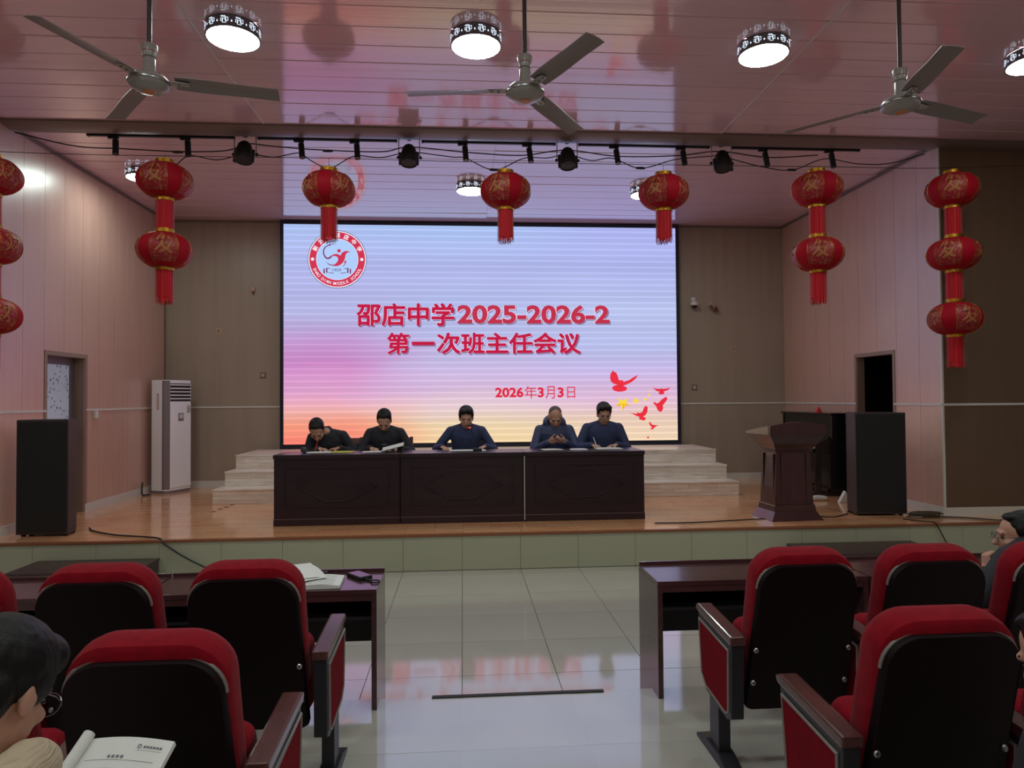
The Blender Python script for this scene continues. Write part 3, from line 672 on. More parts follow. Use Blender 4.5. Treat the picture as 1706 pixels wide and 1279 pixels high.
# small wall fittings
def plate(name, loc, axis, w, h, d, mat, label, cat, inner=None):
    t = thing(name, label, cat, loc)
    if axis == 'y':
        MB().box(-w / 2, w / 2, -d, 0, -h / 2, h / 2).build('plate', mat, t, bevel=.003)
        if inner: MB().box(-w * .28, w * .28, -d - .005, -d + .002, -h * .28, h * .28).build('insert', inner, t, bevel=.002)
    else:
        MB().box(0, d, -w / 2, w / 2, -h / 2, h / 2).build('plate', mat, t, bevel=.003)
        if inner: MB().box(d - .002, d + .005, -w * .28, w * .28, -h * .28, h * .28).build('insert', inner, t, bevel=.002)
    return t
m_sock = M('socket_grey', (112, 98, 92), .5); m_beigep = M('plate_beige', (196, 160, 140), .5)
plate('wall_socket', (-3.216, DW, 2.16), 'y', .09, .09, .012, m_sock, 'grey socket plate left of the big screen', 'socket', m_beigep)
plate('wall_socket', (3.92, DW, 1.923), 'y', .09, .1, .012, m_sock, 'grey socket plate right of the big screen', 'socket', m_beigep)
plate('blank_plate', (-3.916, DW, 2.879), 'y', .085, .085, .008, m_beigep, 'beige plate on the back wall above the air conditioner', 'plate', m_jamb)
plate('blank_plate', (4.607, DW, 2.573), 'y', .08, .085, .008, m_beigep, 'beige plate on the back wall above the piano', 'plate', m_jamb)
plate('switch_box', (XL, 9.169, 1.589), 'x', .09, .11, .03, m_white_trim, 'white switch box on the left wall beside the frosted door', 'switch', m_paper)
t = thing('sensor_bracket', 'tiny white bracket with dark tip left of the big screen', 'sensor', (-3.369, DW, 3.523))
MB().box(-.03, .03, -.02, 0, .0, .07).build('plate', m_beigep, t, bevel=.003); MB().lathe([(.004, -.06), (.014, -.03), (.014, 0)], 10, (0, -.035, 0)).build('sensor_tip', m_rust, t)
t = thing('dome_camera', 'white dome security camera on the wall right of the screen', 'camera', (3.917, DW, 3.329))
MB().box(-.035, .035, -.02, 0, .06, .12).build('junction_box', m_white_trim, t, bevel=.004)
MB().box(-.02, .02, -.06, 0, .0, .06).build('bracket', m_white_trim, t, bevel=.004)
MB().lathe([(.05, -.03), (.068, -.02), (.068, .025), (.04, .045)], 20, (0, -.07, 0)).build('housing', m_white_trim, t, smooth=True)
MB().lathe([(.01, -.075), (.035, -.065), (.05, -.03)], 20, (0, -.07, 0)).build('dome', m_blackgl, t, smooth=True)
t = thing('horn_bracket', 'small brown twisted fitting below a white plate right of the dome camera', 'bracket', (4.229, DW, 3.248))
MB().box(-.035, .03, -.012, 0, .05, .12).build('plate', m_beigep, t, bevel=.003)
MB().tube(spline([(-.02, -.03, .06), (0, -.06, .0), (.05, -.07, -.03), (.09, -.05, -.02), (.07, -.03, .03)], 5), [.02 + .008 * math.sin(k) for k in range(21)], 8).build('fitting', m_rust, t, smooth=True)

# ------------------------------------------------------------------ ceiling lamps
def lamp_proto(label):
    t = thing('ceiling_lamp', label, 'lamp', (0, 0, CEIL), 0, 'round ceiling lamps')
    r, h = .205, .092
    MB().lathe([(r - .004, 0), (r, -.004), (r, -h), (r - .012, -h - .002)], 48, caps=False).build('drum', m_chrome, t, smooth=True)
    MB().lathe([(r - .006, -h + .004), (r - .012, -h - .003), (r - .05, -h - .008), (.001, -h - .011)], 48, caps=False).build('diffuser', m_diff, t, smooth=True)
    mb = MB()
    def frame(a, z, wa, hz, th=.0032):
        rr = r + .0012; q = wa / rr
        def quad(a0, a1, z0, z1): mb.add([(rr * math.cos(a0), rr * math.sin(a0), z0), (rr * math.cos(a1), rr * math.sin(a1), z0), (rr * math.cos(a1), rr * math.sin(a1), z1), (rr * math.cos(a0), rr * math.sin(a0), z1)], [(0, 1, 2, 3)])
        tq = th / rr
        quad(a - q / 2, a + q / 2, z - hz / 2, z - hz / 2 + th); quad(a - q / 2, a + q / 2, z + hz / 2 - th, z + hz / 2)
        quad(a - q / 2, a - q / 2 + tq, z - hz / 2, z + hz / 2); quad(a + q / 2 - tq, a + q / 2, z - hz / 2, z + hz / 2)
    for k in range(12):
        a = 2 * PI * k / 12
        frame(a, -.056, .03, .034); frame(a + .085, -.044, .024, .03); frame(a - .09, -.05, .018, .022); frame(a - .04, -.024, .032, .010, .003); frame(a + .26, -.055, .009, .014, .0035)
    o = mb.build('cutout_pattern', m_cut, t, recalc=True); o['kind'] = 'stuff'
    return t
LX = [-1.773, .125, 2.504, 4.892]
lp = lamp_proto('round ceiling lamp between the left and middle fans, left of the middle fan rod')
lp.location = (LX[0], 5.415, CEIL); lp['label'] = 'lit drum ceiling lamp just right of the left fan rod'
dup(lp, (LX[1], 5.42, CEIL), .2, 'lit drum ceiling lamp just left of the middle fan rod')
dup(lp, (LX[2], 5.42, CEIL), .4, 'lit drum ceiling lamp between the middle and right fans')
dup(lp, (LX[3], 5.43, CEIL), .1, 'lit drum ceiling lamp cut by the right edge of the photo')
dup(lp, (-4.02, 8.9, CEIL), .1, 'lit stage ceiling lamp mostly hidden behind the left double lantern')
dup(lp, (.135, 9.24, CEIL), .3, 'lit stage ceiling lamp beside the middle single lantern')
dup(lp, (2.56, 9.3, CEIL), .3, 'lit stage ceiling lamp mostly hidden behind the right single lantern')
for yy_ in (1.75, -1.9):
    for x in (-4.3,) + tuple(LX): dup(lp, (x, yy_, CEIL), 0, 'drum ceiling lamp over the rear rows of the hall')
dup(lp, (-4.3, 5.42, CEIL), 0, 'drum ceiling lamp above the left side of the hall')

# ------------------------------------------------------------------ ceiling fans
def fan_proto(label, stickers):
    t = thing('ceiling_fan', label, 'fan', (0, 0, CEIL), 0, 'three-blade ceiling fans')
    zh = 3.58 - CEIL
    MB().lathe([(.05, 0), (.05, -.03), (.03, -.07), (.014, -.09)], 20).build('ceiling_canopy', m_fan, t, smooth=True)
    MB().tube([(0, 0, -.05), (0, 0, zh + .16)], .013, 10).build('down_rod', m_rod, t, smooth=True)
    MB().lathe([(.042, zh + .235), (.046, zh + .225), (.036, zh + .165), (.02, zh + .155)], 20).build('rod_cup', m_fan, t, smooth=True)
    MB().lathe([(.024, zh + .165), (.034, zh + .15), (.034, zh + .09), (.042, zh + .055)], 20).build('motor_neck', m_fan, t, smooth=True)
    hub = MB().lathe([(.04, zh + .06), (.09, zh + .05), (.112, zh + .025), (.114, zh + .01), (.104, zh - .012), (.1, zh - .014), (.075, zh - .03), (.04, zh - .038), (.001, zh - .039)], 36, caps=False).build('motor_housing', m_fan, t, smooth=True)
    MB().lathe([(.034, zh - .0375), (.03, zh - .043), (.001, zh - .044)], 20, caps=False).build('brand_boss', M('fan_boss', (196, 120, 70), .35), hub, smooth=True)
    MB().lathe([(.1145, zh + .005), (.117, zh + .012), (.1145, zh + .02)], 36, caps=False).build('chrome_band', m_steel, hub, smooth=True)
    if stickers: MB().lathe([(.0405, zh + .19), (.0425, zh + .212)], 20, caps=False).build('sticker', M('fan_sticker', (140, 40, 44), .5), t)
    for k in range(3):
        a = 2 * PI * k / 3; mb = MB(); n = 10; vs = []
        for i in range(n + 1):
            u = i / n; r = .14 + .575 * u; hw = .050 + .012 * math.sin(PI * min(1, u * 1.3 + .1)) * (1 - u) + .008 * u
            tilt = -math.radians(14 - 3 * u); zz = zh + .028 - .012 * u
            for s_, cam_ in ((-1, 0), (-.35, .006), (.35, .006), (1, 0)):
                vs.append((r, s_ * hw * math.cos(tilt), zz + s_ * hw * math.sin(tilt) + cam_))
        top = vs; bot = [(p[0], p[1], p[2] - .003) for p in vs]; N_ = len(top)
        fs = []
        for i in range(n):
            for j in range(3):
                q = i * 4 + j; fs += [(q, q + 1, q + 5, q + 4), (N_ + q + 4, N_ + q + 5, N_ + q + 1, N_ + q)]
            for j in (0, 3): q = i * 4 + j; fs.append((q, q + 4, N_ + q + 4, N_ + q))
        for i in (0, n):
            for j in range(3): q = i * 4 + j; fs.append((q, q + 1, N_ + q + 1, N_ + q))
        mb.add(top + bot, fs)
        bl = mb.build('blade', m_fan_blade, t, smooth=True); bl.rotation_euler.z = a
        b2 = MB(); b2.prism([(.08, -.022), (.15, -.03), (.22, -.02), (.22, .02), (.15, .03), (.08, .022)], 'z', zh + .020, zh + .026); b2.build('blade_bracket', m_fan, bl, bevel=.002)
        for sx_ in (.16, .2): MB().lathe([(.006, 0), (.006, -.006)], 8, (sx_, 0, zh + .018)).build('screw', m_steel, bl)
    return t
fp = fan_proto('white three-blade ceiling fan at the upper left', True)
fp.location = (-1.80, 4.05, CEIL); fp.rotation_euler.z = math.radians(10)
dup(fp, (.387, 4.05, CEIL), math.radians(175), 'grey three-blade ceiling fan in the middle, above the centre lantern')
dup(fp, (2.775, 4.08, CEIL), math.radians(16), 'white three-blade ceiling fan at the upper right')

# ------------------------------------------------------------------ lanterns
def print_mat():
    mt, nt, b = base('lantern_gold_print'); N = nt.nodes.new; L = nt.links.new
    tc = N('ShaderNodeTexCoord'); n = N('ShaderNodeTexNoise'); n.inputs['Scale'].default_value = 26; n.inputs['Detail'].default_value = 5; n.inputs['Distortion'].default_value = 1.6
    L(tc.outputs['Object'], n.inputs['Vector']); r = N('ShaderNodeValToRGB'); r.color_ramp.elements[0].position = .54; r.color_ramp.elements[0].color = rgb((146, 10, 30)); r.color_ramp.elements[1].position = .62; r.color_ramp.elements[1].color = rgb((168, 92, 56))
    L(n.outputs['Fac'], r.inputs[0]); L(r.outputs[0], b.inputs['Base Color']); b.inputs['Roughness'].default_value = .5
    return mt
m_print = print_mat()
RG, HG = .262, .178      # lantern globe radius and half height
def gl(a, b_, k=1.0):
    """point on the ribbed globe at azimuth a, latitude b_"""
    cb, sb = abs(math.cos(b_)) ** .8, math.sin(b_)
    lob = 1 - .018 * abs(math.cos(a * 6)) ** 6
    r = RG * cb * lob * k; r = max(r, .06)
    return (r * math.cos(a), r * math.sin(a), HG * k * sb)
globe_mesh = None; glyph_mesh = {}; piping_mesh = None; collar_mesh = None; tassel_mesh = {}
PRINT = [(math.radians(c - 29), math.radians(c + 29)) for c in (45, 135, 225, 315)]
def lantern_meshes():
    global globe_mesh, piping_mesh, collar_mesh
    mb = MB(); n, k = 72, 18; b0 = math.radians(76)
    vs = [gl(2 * PI * j / n, -b0 + 2 * b0 * i / k) for i in range(k + 1) for j in range(n)]
    for i in range(k):
        for j in range(n):
            a = (2 * PI * (j + .5) / n); pr_ = any(p < a < q for p, q in PRINT) and 3 <= i <= 14
            mb.add([], []); mb.f.append((i * n + j, i * n + (j + 1) % n, (i + 1) * n + (j + 1) % n, (i + 1) * n + j)); mb.mi.append(1 if pr_ else 0)
    mb.v = vs
    o = mb.build('globe', [m_lred, m_print], None, smooth=True, recalc=False); globe_mesh = o.data; bpy.data.objects.remove(o)
    mb = MB()
    for p, q in PRINT:
        for a in (p, q): mb.tube([gl(a, -b0 + 2 * b0 * i / 14, 1.006) for i in range(15)], .0028, 5)
    o = mb.build('gold_piping', m_gold, None, smooth=True); piping_mesh = o.data; bpy.data.objects.remove(o)
    o = MB().lathe([(.080, -.02), (.088, -.018), (.088, .018), (.080, .02)], 28).build('gold_collar', m_gold, None, smooth=True); collar_mesh = o.data; bpy.data.objects.remove(o)
    for ci, ch in enumerate('恭喜发财'):
        v, f, a, b, c, d = text_mesh(ch, 0.0); mb = MB(); s_ = .17 / (b - a); ac = math.radians(45 + 90 * ci)
        pts = []
        for p in v:
            x, z = (p[0] - (a + b) / 2) * s_, (p[1] - (c + d) / 2) * s_
            g_ = gl(ac + x / RG, math.asin(max(-.95, min(.95, (z + .015) / HG))), 1.012); pts.append(g_)
        mb.add(pts, f); mb.add([(p[0], p[1], p[2] + .006) for p in pts], f); o = mb.build('gold_character', M('gold_paint', (172, 110, 62), .6), None, recalc=False); glyph_mesh[ci] = o.data; bpy.data.objects.remove(o)
    for nm, hh in (('fringe', .30), ('tassel', .345)):
        mb = MB(); n = 60
        for j in range(n):
            a0, a1 = 2 * PI * j / n, 2 * PI * (j + .78) / n; rr = .083 + random.uniform(-.006, .004); l = hh + (random.uniform(-.03, .0) if nm == 'tassel' else 0)
            dx = random.uniform(-.02, .02)
            mb.add([(rr * math.cos(a0), rr * math.sin(a0), 0), (rr * math.cos(a1), rr * math.sin(a1), 0), (rr * 1.02 * math.cos(a1 + dx), rr * 1.02 * math.sin(a1 + dx), -l), (rr * 1.02 * math.cos(a0 + dx), rr * 1.02 * math.sin(a0 + dx), -l)], [(0, 1, 2, 3)])
        if nm == 'tassel': mb.lathe([(.074, -.01), (.074, -.275)], 24, caps=False)
        else: mb.lathe([(.074, 0), (.074, -hh)], 24, caps=False)
        o = mb.build(nm, m_tassel, None, recalc=False); tassel_mesh[nm] = o.data; bpy.data.objects.remove(o)
lantern_meshes()
def lantern_string(x, ztop, n, pitch, az, label):
    t = thing('lantern_string', label, 'lantern', (x, 7.0, ztop), 0, 'red paper lanterns strung across the stage front')
    z = -.03
    MB().tube([(0, 0, 4.21 - ztop), (0, 0, -.01)], .0025, 5).build('hook_wire', m_black, t)
    for k in range(n):
        zc = z - .02 - HG * .97
        c1 = link('gold_collar', collar_mesh, t); c1.location.z = z
        g = link('globe', globe_mesh, t); g.location.z = zc; g.rotation_euler.z = az[k]
        link('gold_piping', piping_mesh, g)
        for ci in range(4): link('gold_character', glyph_mesh[ci], g)
        c2 = link('gold_collar', collar_mesh, t); c2.location.z = zc - HG * .97 - .012
        last = k == n - 1
        ts = link('tassel' if last else 'fringe', tassel_mesh['tassel' if last else 'fringe'], t); ts.location.z = c2.location.z - .01
        z -= pitch
    return t
lantern_string(-4.60, 4.20, 3, .69, (.3, .6, .2), 'stack of three red lanterns cut by the left edge of the photo')
lantern_string(-2.953, 4.172, 2, .695, (.75, 1.15), 'pair of red lanterns above the air conditioner')
lantern_string(-1.341, 4.115, 1, .69, (.0,), 'single red lantern hanging over the round school emblem')
lantern_string(.457, 4.122, 1, .69, (.35,), 'single red lantern hanging at the middle of the screen top')
lantern_string(2.126, 4.132, 1, .69, (.1,), 'single red lantern at the right end of the screen top')
lantern_string(3.80, 4.193, 2, .70, (.05, .4), 'pair of red lanterns above the lectern')
lantern_string(5.33, 4.207, 3, .70, (.15, -.1, .7), 'stack of three red lanterns before the dark wall at the right')
o = MB().tube(spline([(-6.9, 7.0, 4.36), (-4.47, 7.0, 4.215), (-1.3, 7.0, 4.21), (.45, 7.0, 4.20), (3.8, 7.0, 4.215), (5.33, 7.0, 4.23), (7.75, 7.0, 4.36)], 8), .0035, 5).build('lantern_wire', m_black); tag(o, 'thin dark wire carrying the red lanterns across the hall', 'wire')

# ------------------------------------------------------------------ track lights and stage cans
def zt(x): return 4.612 + (x + 4.0) * .004
tr = [(-4.04, -2.50), (-2.23, -.725), (-.43, 1.066), (1.35, 2.864), (3.15, 4.678)]
wh = ['leftmost black lighting track under the ceiling trim', 'second black lighting track, between the first two stage cans', 'middle black lighting track under the ceiling trim', 'fourth black lighting track, between the last two stage cans', 'rightmost black lighting track under the ceiling trim']
for (a, b), l_ in zip(tr, wh):
    t = thing('lighting_track', l_, 'track', ((a + b) / 2, 7.66, CEIL), 0, 'black lighting tracks')
    w = (b - a) / 2
    MB().box(-w, w, -.018, .018, -.03, -.0005).build('rail', m_black, t, bevel=.003)
    for s_ in (-1, 1): MB().box(s_ * w - .012, s_ * w + .012, -.02, .02, -.033, -.0005).build('end_cap', m_black, t, bevel=.003)
def spot_proto(label):
    t = thing('track_spotlight', label, 'spotlight', (0, 0, 0), 0, 'cylinder spotlights on the tracks')
    MB().box(-.05, .06, -.016, .016, -.055, -.03).build('track_adapter', m_black, t, bevel=.004)
    MB().tube([(.03, 0, -.05), (.03, 0, -.08)], .01, 8).build('swivel', m_black, t)
    body = MB().lathe([(.028, 0), (.032, -.004), (.032, -.17), (.028, -.172), (.024, -.155)], 20, caps=True); o = body.build('barrel', m_black, t, smooth=True); o.location = (.03, 0, -.07); o.rotation_euler = (math.radians(-10), math.radians(-5), 0)
    MB().lathe([(.024, -.168), (.001, -.168)], 20, caps=False).build('lens', m_blackgl, o)
    return t
SPX = [-3.783, -3.023, -1.802, -1.191, .014, .743, 1.747, 2.529, 3.509, 4.31]
ordn = ['first', 'second', 'third', 'fourth', 'fifth', 'sixth', 'seventh', 'eighth', 'ninth', 'tenth']
sp = None
for i, x in enumerate(SPX):
    l_ = f'{ordn[i]} black cylinder spotlight from the left on the ceiling track'
    if sp is None: sp = spot_proto(l_); sp.location = (x, 7.66, CEIL)
    else: dup(sp, (x, 7.66, CEIL), random.uniform(-.2, .2), l_)
def par_proto(label):
    t = thing('stage_can_light', label, 'stage light', (0, 0, 0), 0, 'black stage cans')
    MB().box(-.02, .02, -.02, .02, -.02, 0).build('clamp', m_black, t, bevel=.003)
    yk = MB(); yk.tube([(-.115, 0, 0.0), (-.115, 0, -.02), (-.118, 0, -.21)], .006, 5); yk.tube([(.115, 0, 0), (.115, 0, -.02), (.118, 0, -.21)], .006, 5); yk.box(-.118, .118, -.008, .008, -.012, 0); yk.build('yoke', m_steel, t)
    b_ = MB().lathe([(.03, .0), (.055, -.02), (.075, -.05), (.082, -.09), (.098, -.13), (.1, -.2), (.094, -.235), (.085, -.225)], 24); o = b_.build('can', m_black, t, smooth=True); o.location = (0, 0, -.075); o.rotation_euler = (math.radians(-14), 0, 0)
    MB().lathe([(.088, -.215), (.001, -.218)], 24, caps=False).build('lens', m_blackgl, o)
    for s_ in (-1, 1):
        MB().box(s_ * .098 - .012, s_ * .098 + .012, -.012, .012, -.25, -.10).build('barn_clip', m_black, o)
        k = MB().lathe([(.016, -.012), (.018, 0), (.016, .016)], 10); q = k.build('yoke_knob', m_black, t); q.location = (s_ * .125, 0, -.215); q.rotation_euler = (0, PI / 2, 0)
    return t
pp = None
for x, l_ in ((-2.367, 'black stage can light above the left pair of lanterns'), (-.579, 'black stage can light left of the middle lantern'), (1.204, 'black stage can light right of the middle lantern'), (3.006, 'black stage can light between the right single and double lanterns')):
    if pp is None: pp = par_proto(l_); pp.location = (x, 7.63, CEIL)
    else: dup(pp, (x, 7.63, CEIL), 0, l_)
def cable(name, pts, r, label, mat=None, n=8, cat='cable'):
    o = MB().tube(spline(pts, n), r, 5).build(name, mat or m_black, smooth=True); return tag(o, label, cat)
y_ = 7.70
cable('power_cable', [(-4.7, 7.5, 4.60), (-4.2, y_, 4.54), (-3.7, y_, 4.52), (-3.1, y_, 4.50), (-2.6, y_, 4.52), (-2.367, y_, 4.60), (-2.1, y_, 4.58), (-1.6, y_, 4.55), (-.9, y_, 4.54), (-.579, y_, 4.60), (.1, y_, 4.55), (.7, y_, 4.53), (1.204, y_, 4.60), (1.8, y_, 4.54), (2.5, y_, 4.56), (3.006, y_, 4.62), (3.6, y_, 4.56), (4.2, y_, 4.60)], .007, 'upper black cable linking the stage cans')
y_ = 7.74
cable('power_cable', [(-3.15, y_, 4.36), (-3.0, y_, 4.47), (-2.7, y_, 4.43), (-2.40, y_, 4.50), (-2.1, y_, 4.47), (-1.95, y_, 4.50), (-1.8, y_, 4.52), (-1.68, y_, 4.44), (-1.47, y_, 4.36), (-1.2, y_, 4.50), (-.9, y_, 4.49), (-.62, y_, 4.56)], .006, 'sagging black cable between the first two stage cans')
cable('power_cable', [(-.52, y_, 4.56), (-.1, y_, 4.51), (.05, y_, 4.50), (.38, y_, 4.37), (.72, y_, 4.51), (1.0, y_, 4.52), (1.17, y_, 4.57)], .006, 'sagging black cable between the two middle stage cans')
cable('power_cable', [(1.25, y_, 4.57), (1.5, y_, 4.50), (1.75, y_, 4.53), (2.08, y_, 4.42), (2.5, y_, 4.53), (2.97, y_, 4.58)], .006, 'sagging black cable between the last two stage cans')
cable('power_cable', [(3.05, y_, 4.58), (3.5, y_, 4.47), (3.9, y_, 4.43), (4.3, y_, 4.57), (4.7, y_, 4.52), (5.1, y_, 4.53), (5.45, 7.6, 4.60)], .006, 'black cable sagging from the last stage can to the right wall corner')
for k, (x, z, l_) in enumerate(((-3.12, 4.50, 'under the first spotlights'), (-1.49, 4.545, 'above the emblem lantern'), (-1.47, 4.362, 'on the sagging cable over the emblem lantern'), (.38, 4.372, 'on the sagging cable over the middle lantern'), (2.08, 4.422, 'on the sagging cable over the right single lantern'), (3.9, 4.432, 'on the cable over the right lantern pair'))):
    o = MB().lathe([(.004, -.06), (.014, -.045), (.016, 0), (.014, .045), (.004, .06)], 8).build('cable_joint', m_black, smooth=True); o.location = (x, 7.715 if k < 2 else 7.74, z); o.rotation_euler = (0, PI / 2, 0); tag(o, 'black plug joint ' + l_, 'plug')

# cables on the stage
cable('floor_cable', [(-4.05, 7.75, ST + .012), (-3.9, 7.55, ST + .012), (-3.55, 7.3, ST + .012), (-3.2, 7.17, ST + .012), (-3.02, 7.07, ST + .01), (-2.95, 7.01, ST - .03), (-2.72, 7.0, .19), (-2.45, 7.0, .06), (-2.2, 6.98, .012), (-1.9, 6.9, .012)], .009, 'dark cable running from the left loudspeaker over the stage edge')
cable('floor_cable', [(2.1, 7.38, ST + .008), (2.5, 7.36, ST + .008), (2.9, 7.42, ST + .008), (3.2, 7.47, ST + .008), (3.39, 7.5, ST + .008)], .007, 'thin dark cable on the stage floor between desk and lectern')
cable('floor_cable', [(4.03, 7.62, ST + .008), (4.2, 7.52, ST + .008), (4.35, 7.6, ST + .008), (4.5, 7.72, ST + .008)], .007, 'thin dark cable between the lectern and the right loudspeaker')
cable('floor_cable', [(5.2, 7.4, ST + .01), (5.5, 7.36, ST + .01), (5.7, 7.25, ST + .01), (5.85, 7.12, ST + .01), (5.93, 7.01, ST + .012), (5.97, 7.0, .2), (6.0, 6.99, .02)], .008, 'dark cable running from the right loudspeaker over the stage edge')
cable('floor_cable', [(4.9, 7.3, ST + .01), (5.0, 7.15, ST + .01), (5.07, 7.03, ST + .014), (5.1, 7.0, .32), (5.2, 7.0, .14), (5.3, 6.98, .015)], .006, 'thin cable hanging down the stage front right of the low step')
mb = MB()
for k in range(7):
    pts = []; cx, cy = 5.23 + random.uniform(-.05, .05), 7.42 + random.uniform(-.03, .03); rx, ry = random.uniform(.14, .22), random.uniform(.05, .08)
    for i in range(20): a = 2 * PI * i / 20; pts.append((cx + rx * math.cos(a) + random.uniform(-.012, .012), cy + ry * math.sin(a), ST + .012 + .01 * k * .8))
    mb.tube(pts, .006, 5, closed=True)
o = mb.build('cable_coil', M('cable_olive', (84, 76, 62), .6)); o['kind'] = 'stuff'; tag(o, 'tangled coil of thin cable beside the right loudspeaker', 'cable coil')

caps_ = None
for x, y in ((-3.10, 8.79), (-3.09, 8.98), (-3.07, 9.15), (-3.06, 9.33)):
    if caps_ is None: caps_ = MB().lathe([(.03, 0), (.028, .004), (.001, .005)], 14, caps=False).build('floor_socket', m_rust); o = caps_
    else: o = link('floor_socket', caps_.data)
    o.location = (x, y, ST); tag(o, 'small round brown floor socket in the row of four left of the desk', 'socket', 'floor sockets left of the desk')

# dark access steps against the stage front
def low_step(x0, x1, label):
    t = thing('access_step', label, 'step', ((x0 + x1) / 2, 6.5, 0), 0, 'dark steps at the stage front')
    w = (x1 - x0) / 2
    MB().box(-w, w, 0, .5, 0, .18).build('box', m_dstep, t, bevel=.004)
    MB().box(-w - .015, w + .015, -.015, .5, .18, .205).build('tread', m_dstep, t, bevel=.008)
low_step(-4.12, -3.0, 'low dark step against the stage front at the left')
low_step(3.42, 4.75, 'low dark step against the stage front below the right loudspeaker')
o = MB().box(-.175, .775, -.014, .016, 0, .006).build('edge_strip', m_black, bevel=.002); o.location = (0, TY - .016, TIER); tag(o, 'thin black strip along the edge of the raised floor in the aisle', 'strip')

# ------------------------------------------------------------------ audience tables
def strip_table(x0, x1, open_left, label):
    t = thing('strip_table', label, 'table', ((x0 + x1) / 2, 3.66, 0), 0, 'dark strip tables in the front row')
    w = (x1 - x0) / 2 - .002; D = .395; ze = TY - 3.66
    MB().box(-w, w, 0, D, .725, .75).build('table_top', m_table, t, bevel=.003)
    MB().box(-w, w, D - .016, D, .75, .768).build('back_lip', m_table, t, bevel=.003)
    for s_ in (-1, 1):
        a, b = sorted((s_ * w, s_ * (w - .028)))
        MB().prism([(0, TIER), (ze + .003, TIER), (ze + .003, 0), (D, 0), (D, .725), (0, .725)], 'x', a, b).build('side_panel', m_table, t, bevel=.002)
    MB().box(-w + .028, w - .028, D - .04, D - .02, .36, .725).build('modesty_panel', m_table_in, t)
    MB().box(-w + .028, w - .028, .06, D - .04, .575, .592).build('shelf', m_table_in, t)
    MB().box(-w + .028, w - .028, .004, .02, .69, .725).build('apron', m_table, t)
strip_table(-1.655, -.455, 0, 'dark strip table by the aisle on the left, with open notebook on it')
strip_table(-2.86, -1.66, 0, 'dark strip table at the far left behind the front seats')
strip_table(1.05, 2.25, 0, 'dark strip table by the aisle on the right, bare top')
strip_table(2.255, 3.455, 0, 'dark strip table at the far right in front of the man in profile')

# things on the left table
def book(loc, rz, label, w=.21, d=.26, th=.022, open_=True):
    t = thing('notebook', label, 'notebook', loc, rz)
    for s_ in ((-1, 1) if open_ else (1,)):
        n = 8; prof = [(s_ * w * i / n, th * (.55 + .45 * math.sin(PI * min(1, .12 + i / n * .9)))) for i in range(n + 1)]
        pl = prof + [(s_ * w, 0), (0, 0)]
        MB().prism(pl, 'y', 0, d).build('page_block', m_paper, t)
        mb = MB()
        for k in range(7): mb.box(min(s_ * .02, s_ * (w - .03)), max(s_ * .02, s_ * (w - .03)), d - .04 - k * .03, d - .037 - k * .03, th + .0004, th + .0012)
        o = mb.build('printed_lines', M('faint_lines', (176, 182, 196), .8), t); o['kind'] = 'stuff'
    MB().box(-w - .004, w + .004, -.004, d + .004, -.003, 0).build('cover', M('cover_grey', (150, 146, 150), .6), t)
    return t
book((-.855, 3.685, .7535), math.radians(3), 'thick open notebook lying on the left aisle table', w=.2, d=.22)
for k, (x, y, rz, l_) in enumerate(((-.93, 3.83, 22, 'loose printed sheet overhanging the notebook, uppermost'), (-.90, 3.82, 30, 'loose white sheet tucked under the topmost one on the notebook'))):
    mb = MB(); n = 8
    vs = [(.21 * (j / 2 - .5), .27 * (i / n - .5), .012 * math.sin(PI * i / n) + .004 * k) for i in range(n + 1) for j in range(3)]
    vs2 = [(a, b, c - .001) for a, b, c in vs]; N_ = len(vs)
    fs = [(i * 3 + j, i * 3 + j + 1, i * 3 + j + 4, i * 3 + j + 3) for i in range(n) for j in range(2)]
    fs2 = [tuple(q + N_ for q in reversed(f_)) for f_ in fs]
    mb.add(vs + vs2, fs + fs2); o = mb.build('loose_sheet', m_paper, recalc=False); o.location = (x, y + .05, .800 - .012 * k); o.rotation_euler = (math.radians(4), 0, math.radians(rz)); tag(o, l_, 'paper')
o = MB().box(-.03, .03, -.02, .02, 0, .022).build('paper_clip', m_black, bevel=.004); o.location = (-.80, 3.97, .752); o.rotation_euler.z = .3; tag(o, 'small black clip on the left aisle table behind the notebook', 'clip')
t = thing('power_bank', 'black phone case with wrist strap on the left aisle table', 'phone', (-.585, 3.92, .7505), math.radians(38))
MB().box(-.04, .04, -.075, .075, .0, .018).build('body', m_black, t, bevel=.005)
MB().box(-.034, .034, -.068, .068, .018, .0195).build('face', m_blackgl, t)
MB().tube(spline([(0, -.075, .01), (-.01, -.10, .008), (.008, -.125, .006), (.03, -.15, .006), (.02, -.185, .006), (-.015, -.175, .006), (-.004, -.13, .008), (.006, -.10, .008)], 6), .0045, 5).build('wrist_strap', m_black, t, smooth=True)

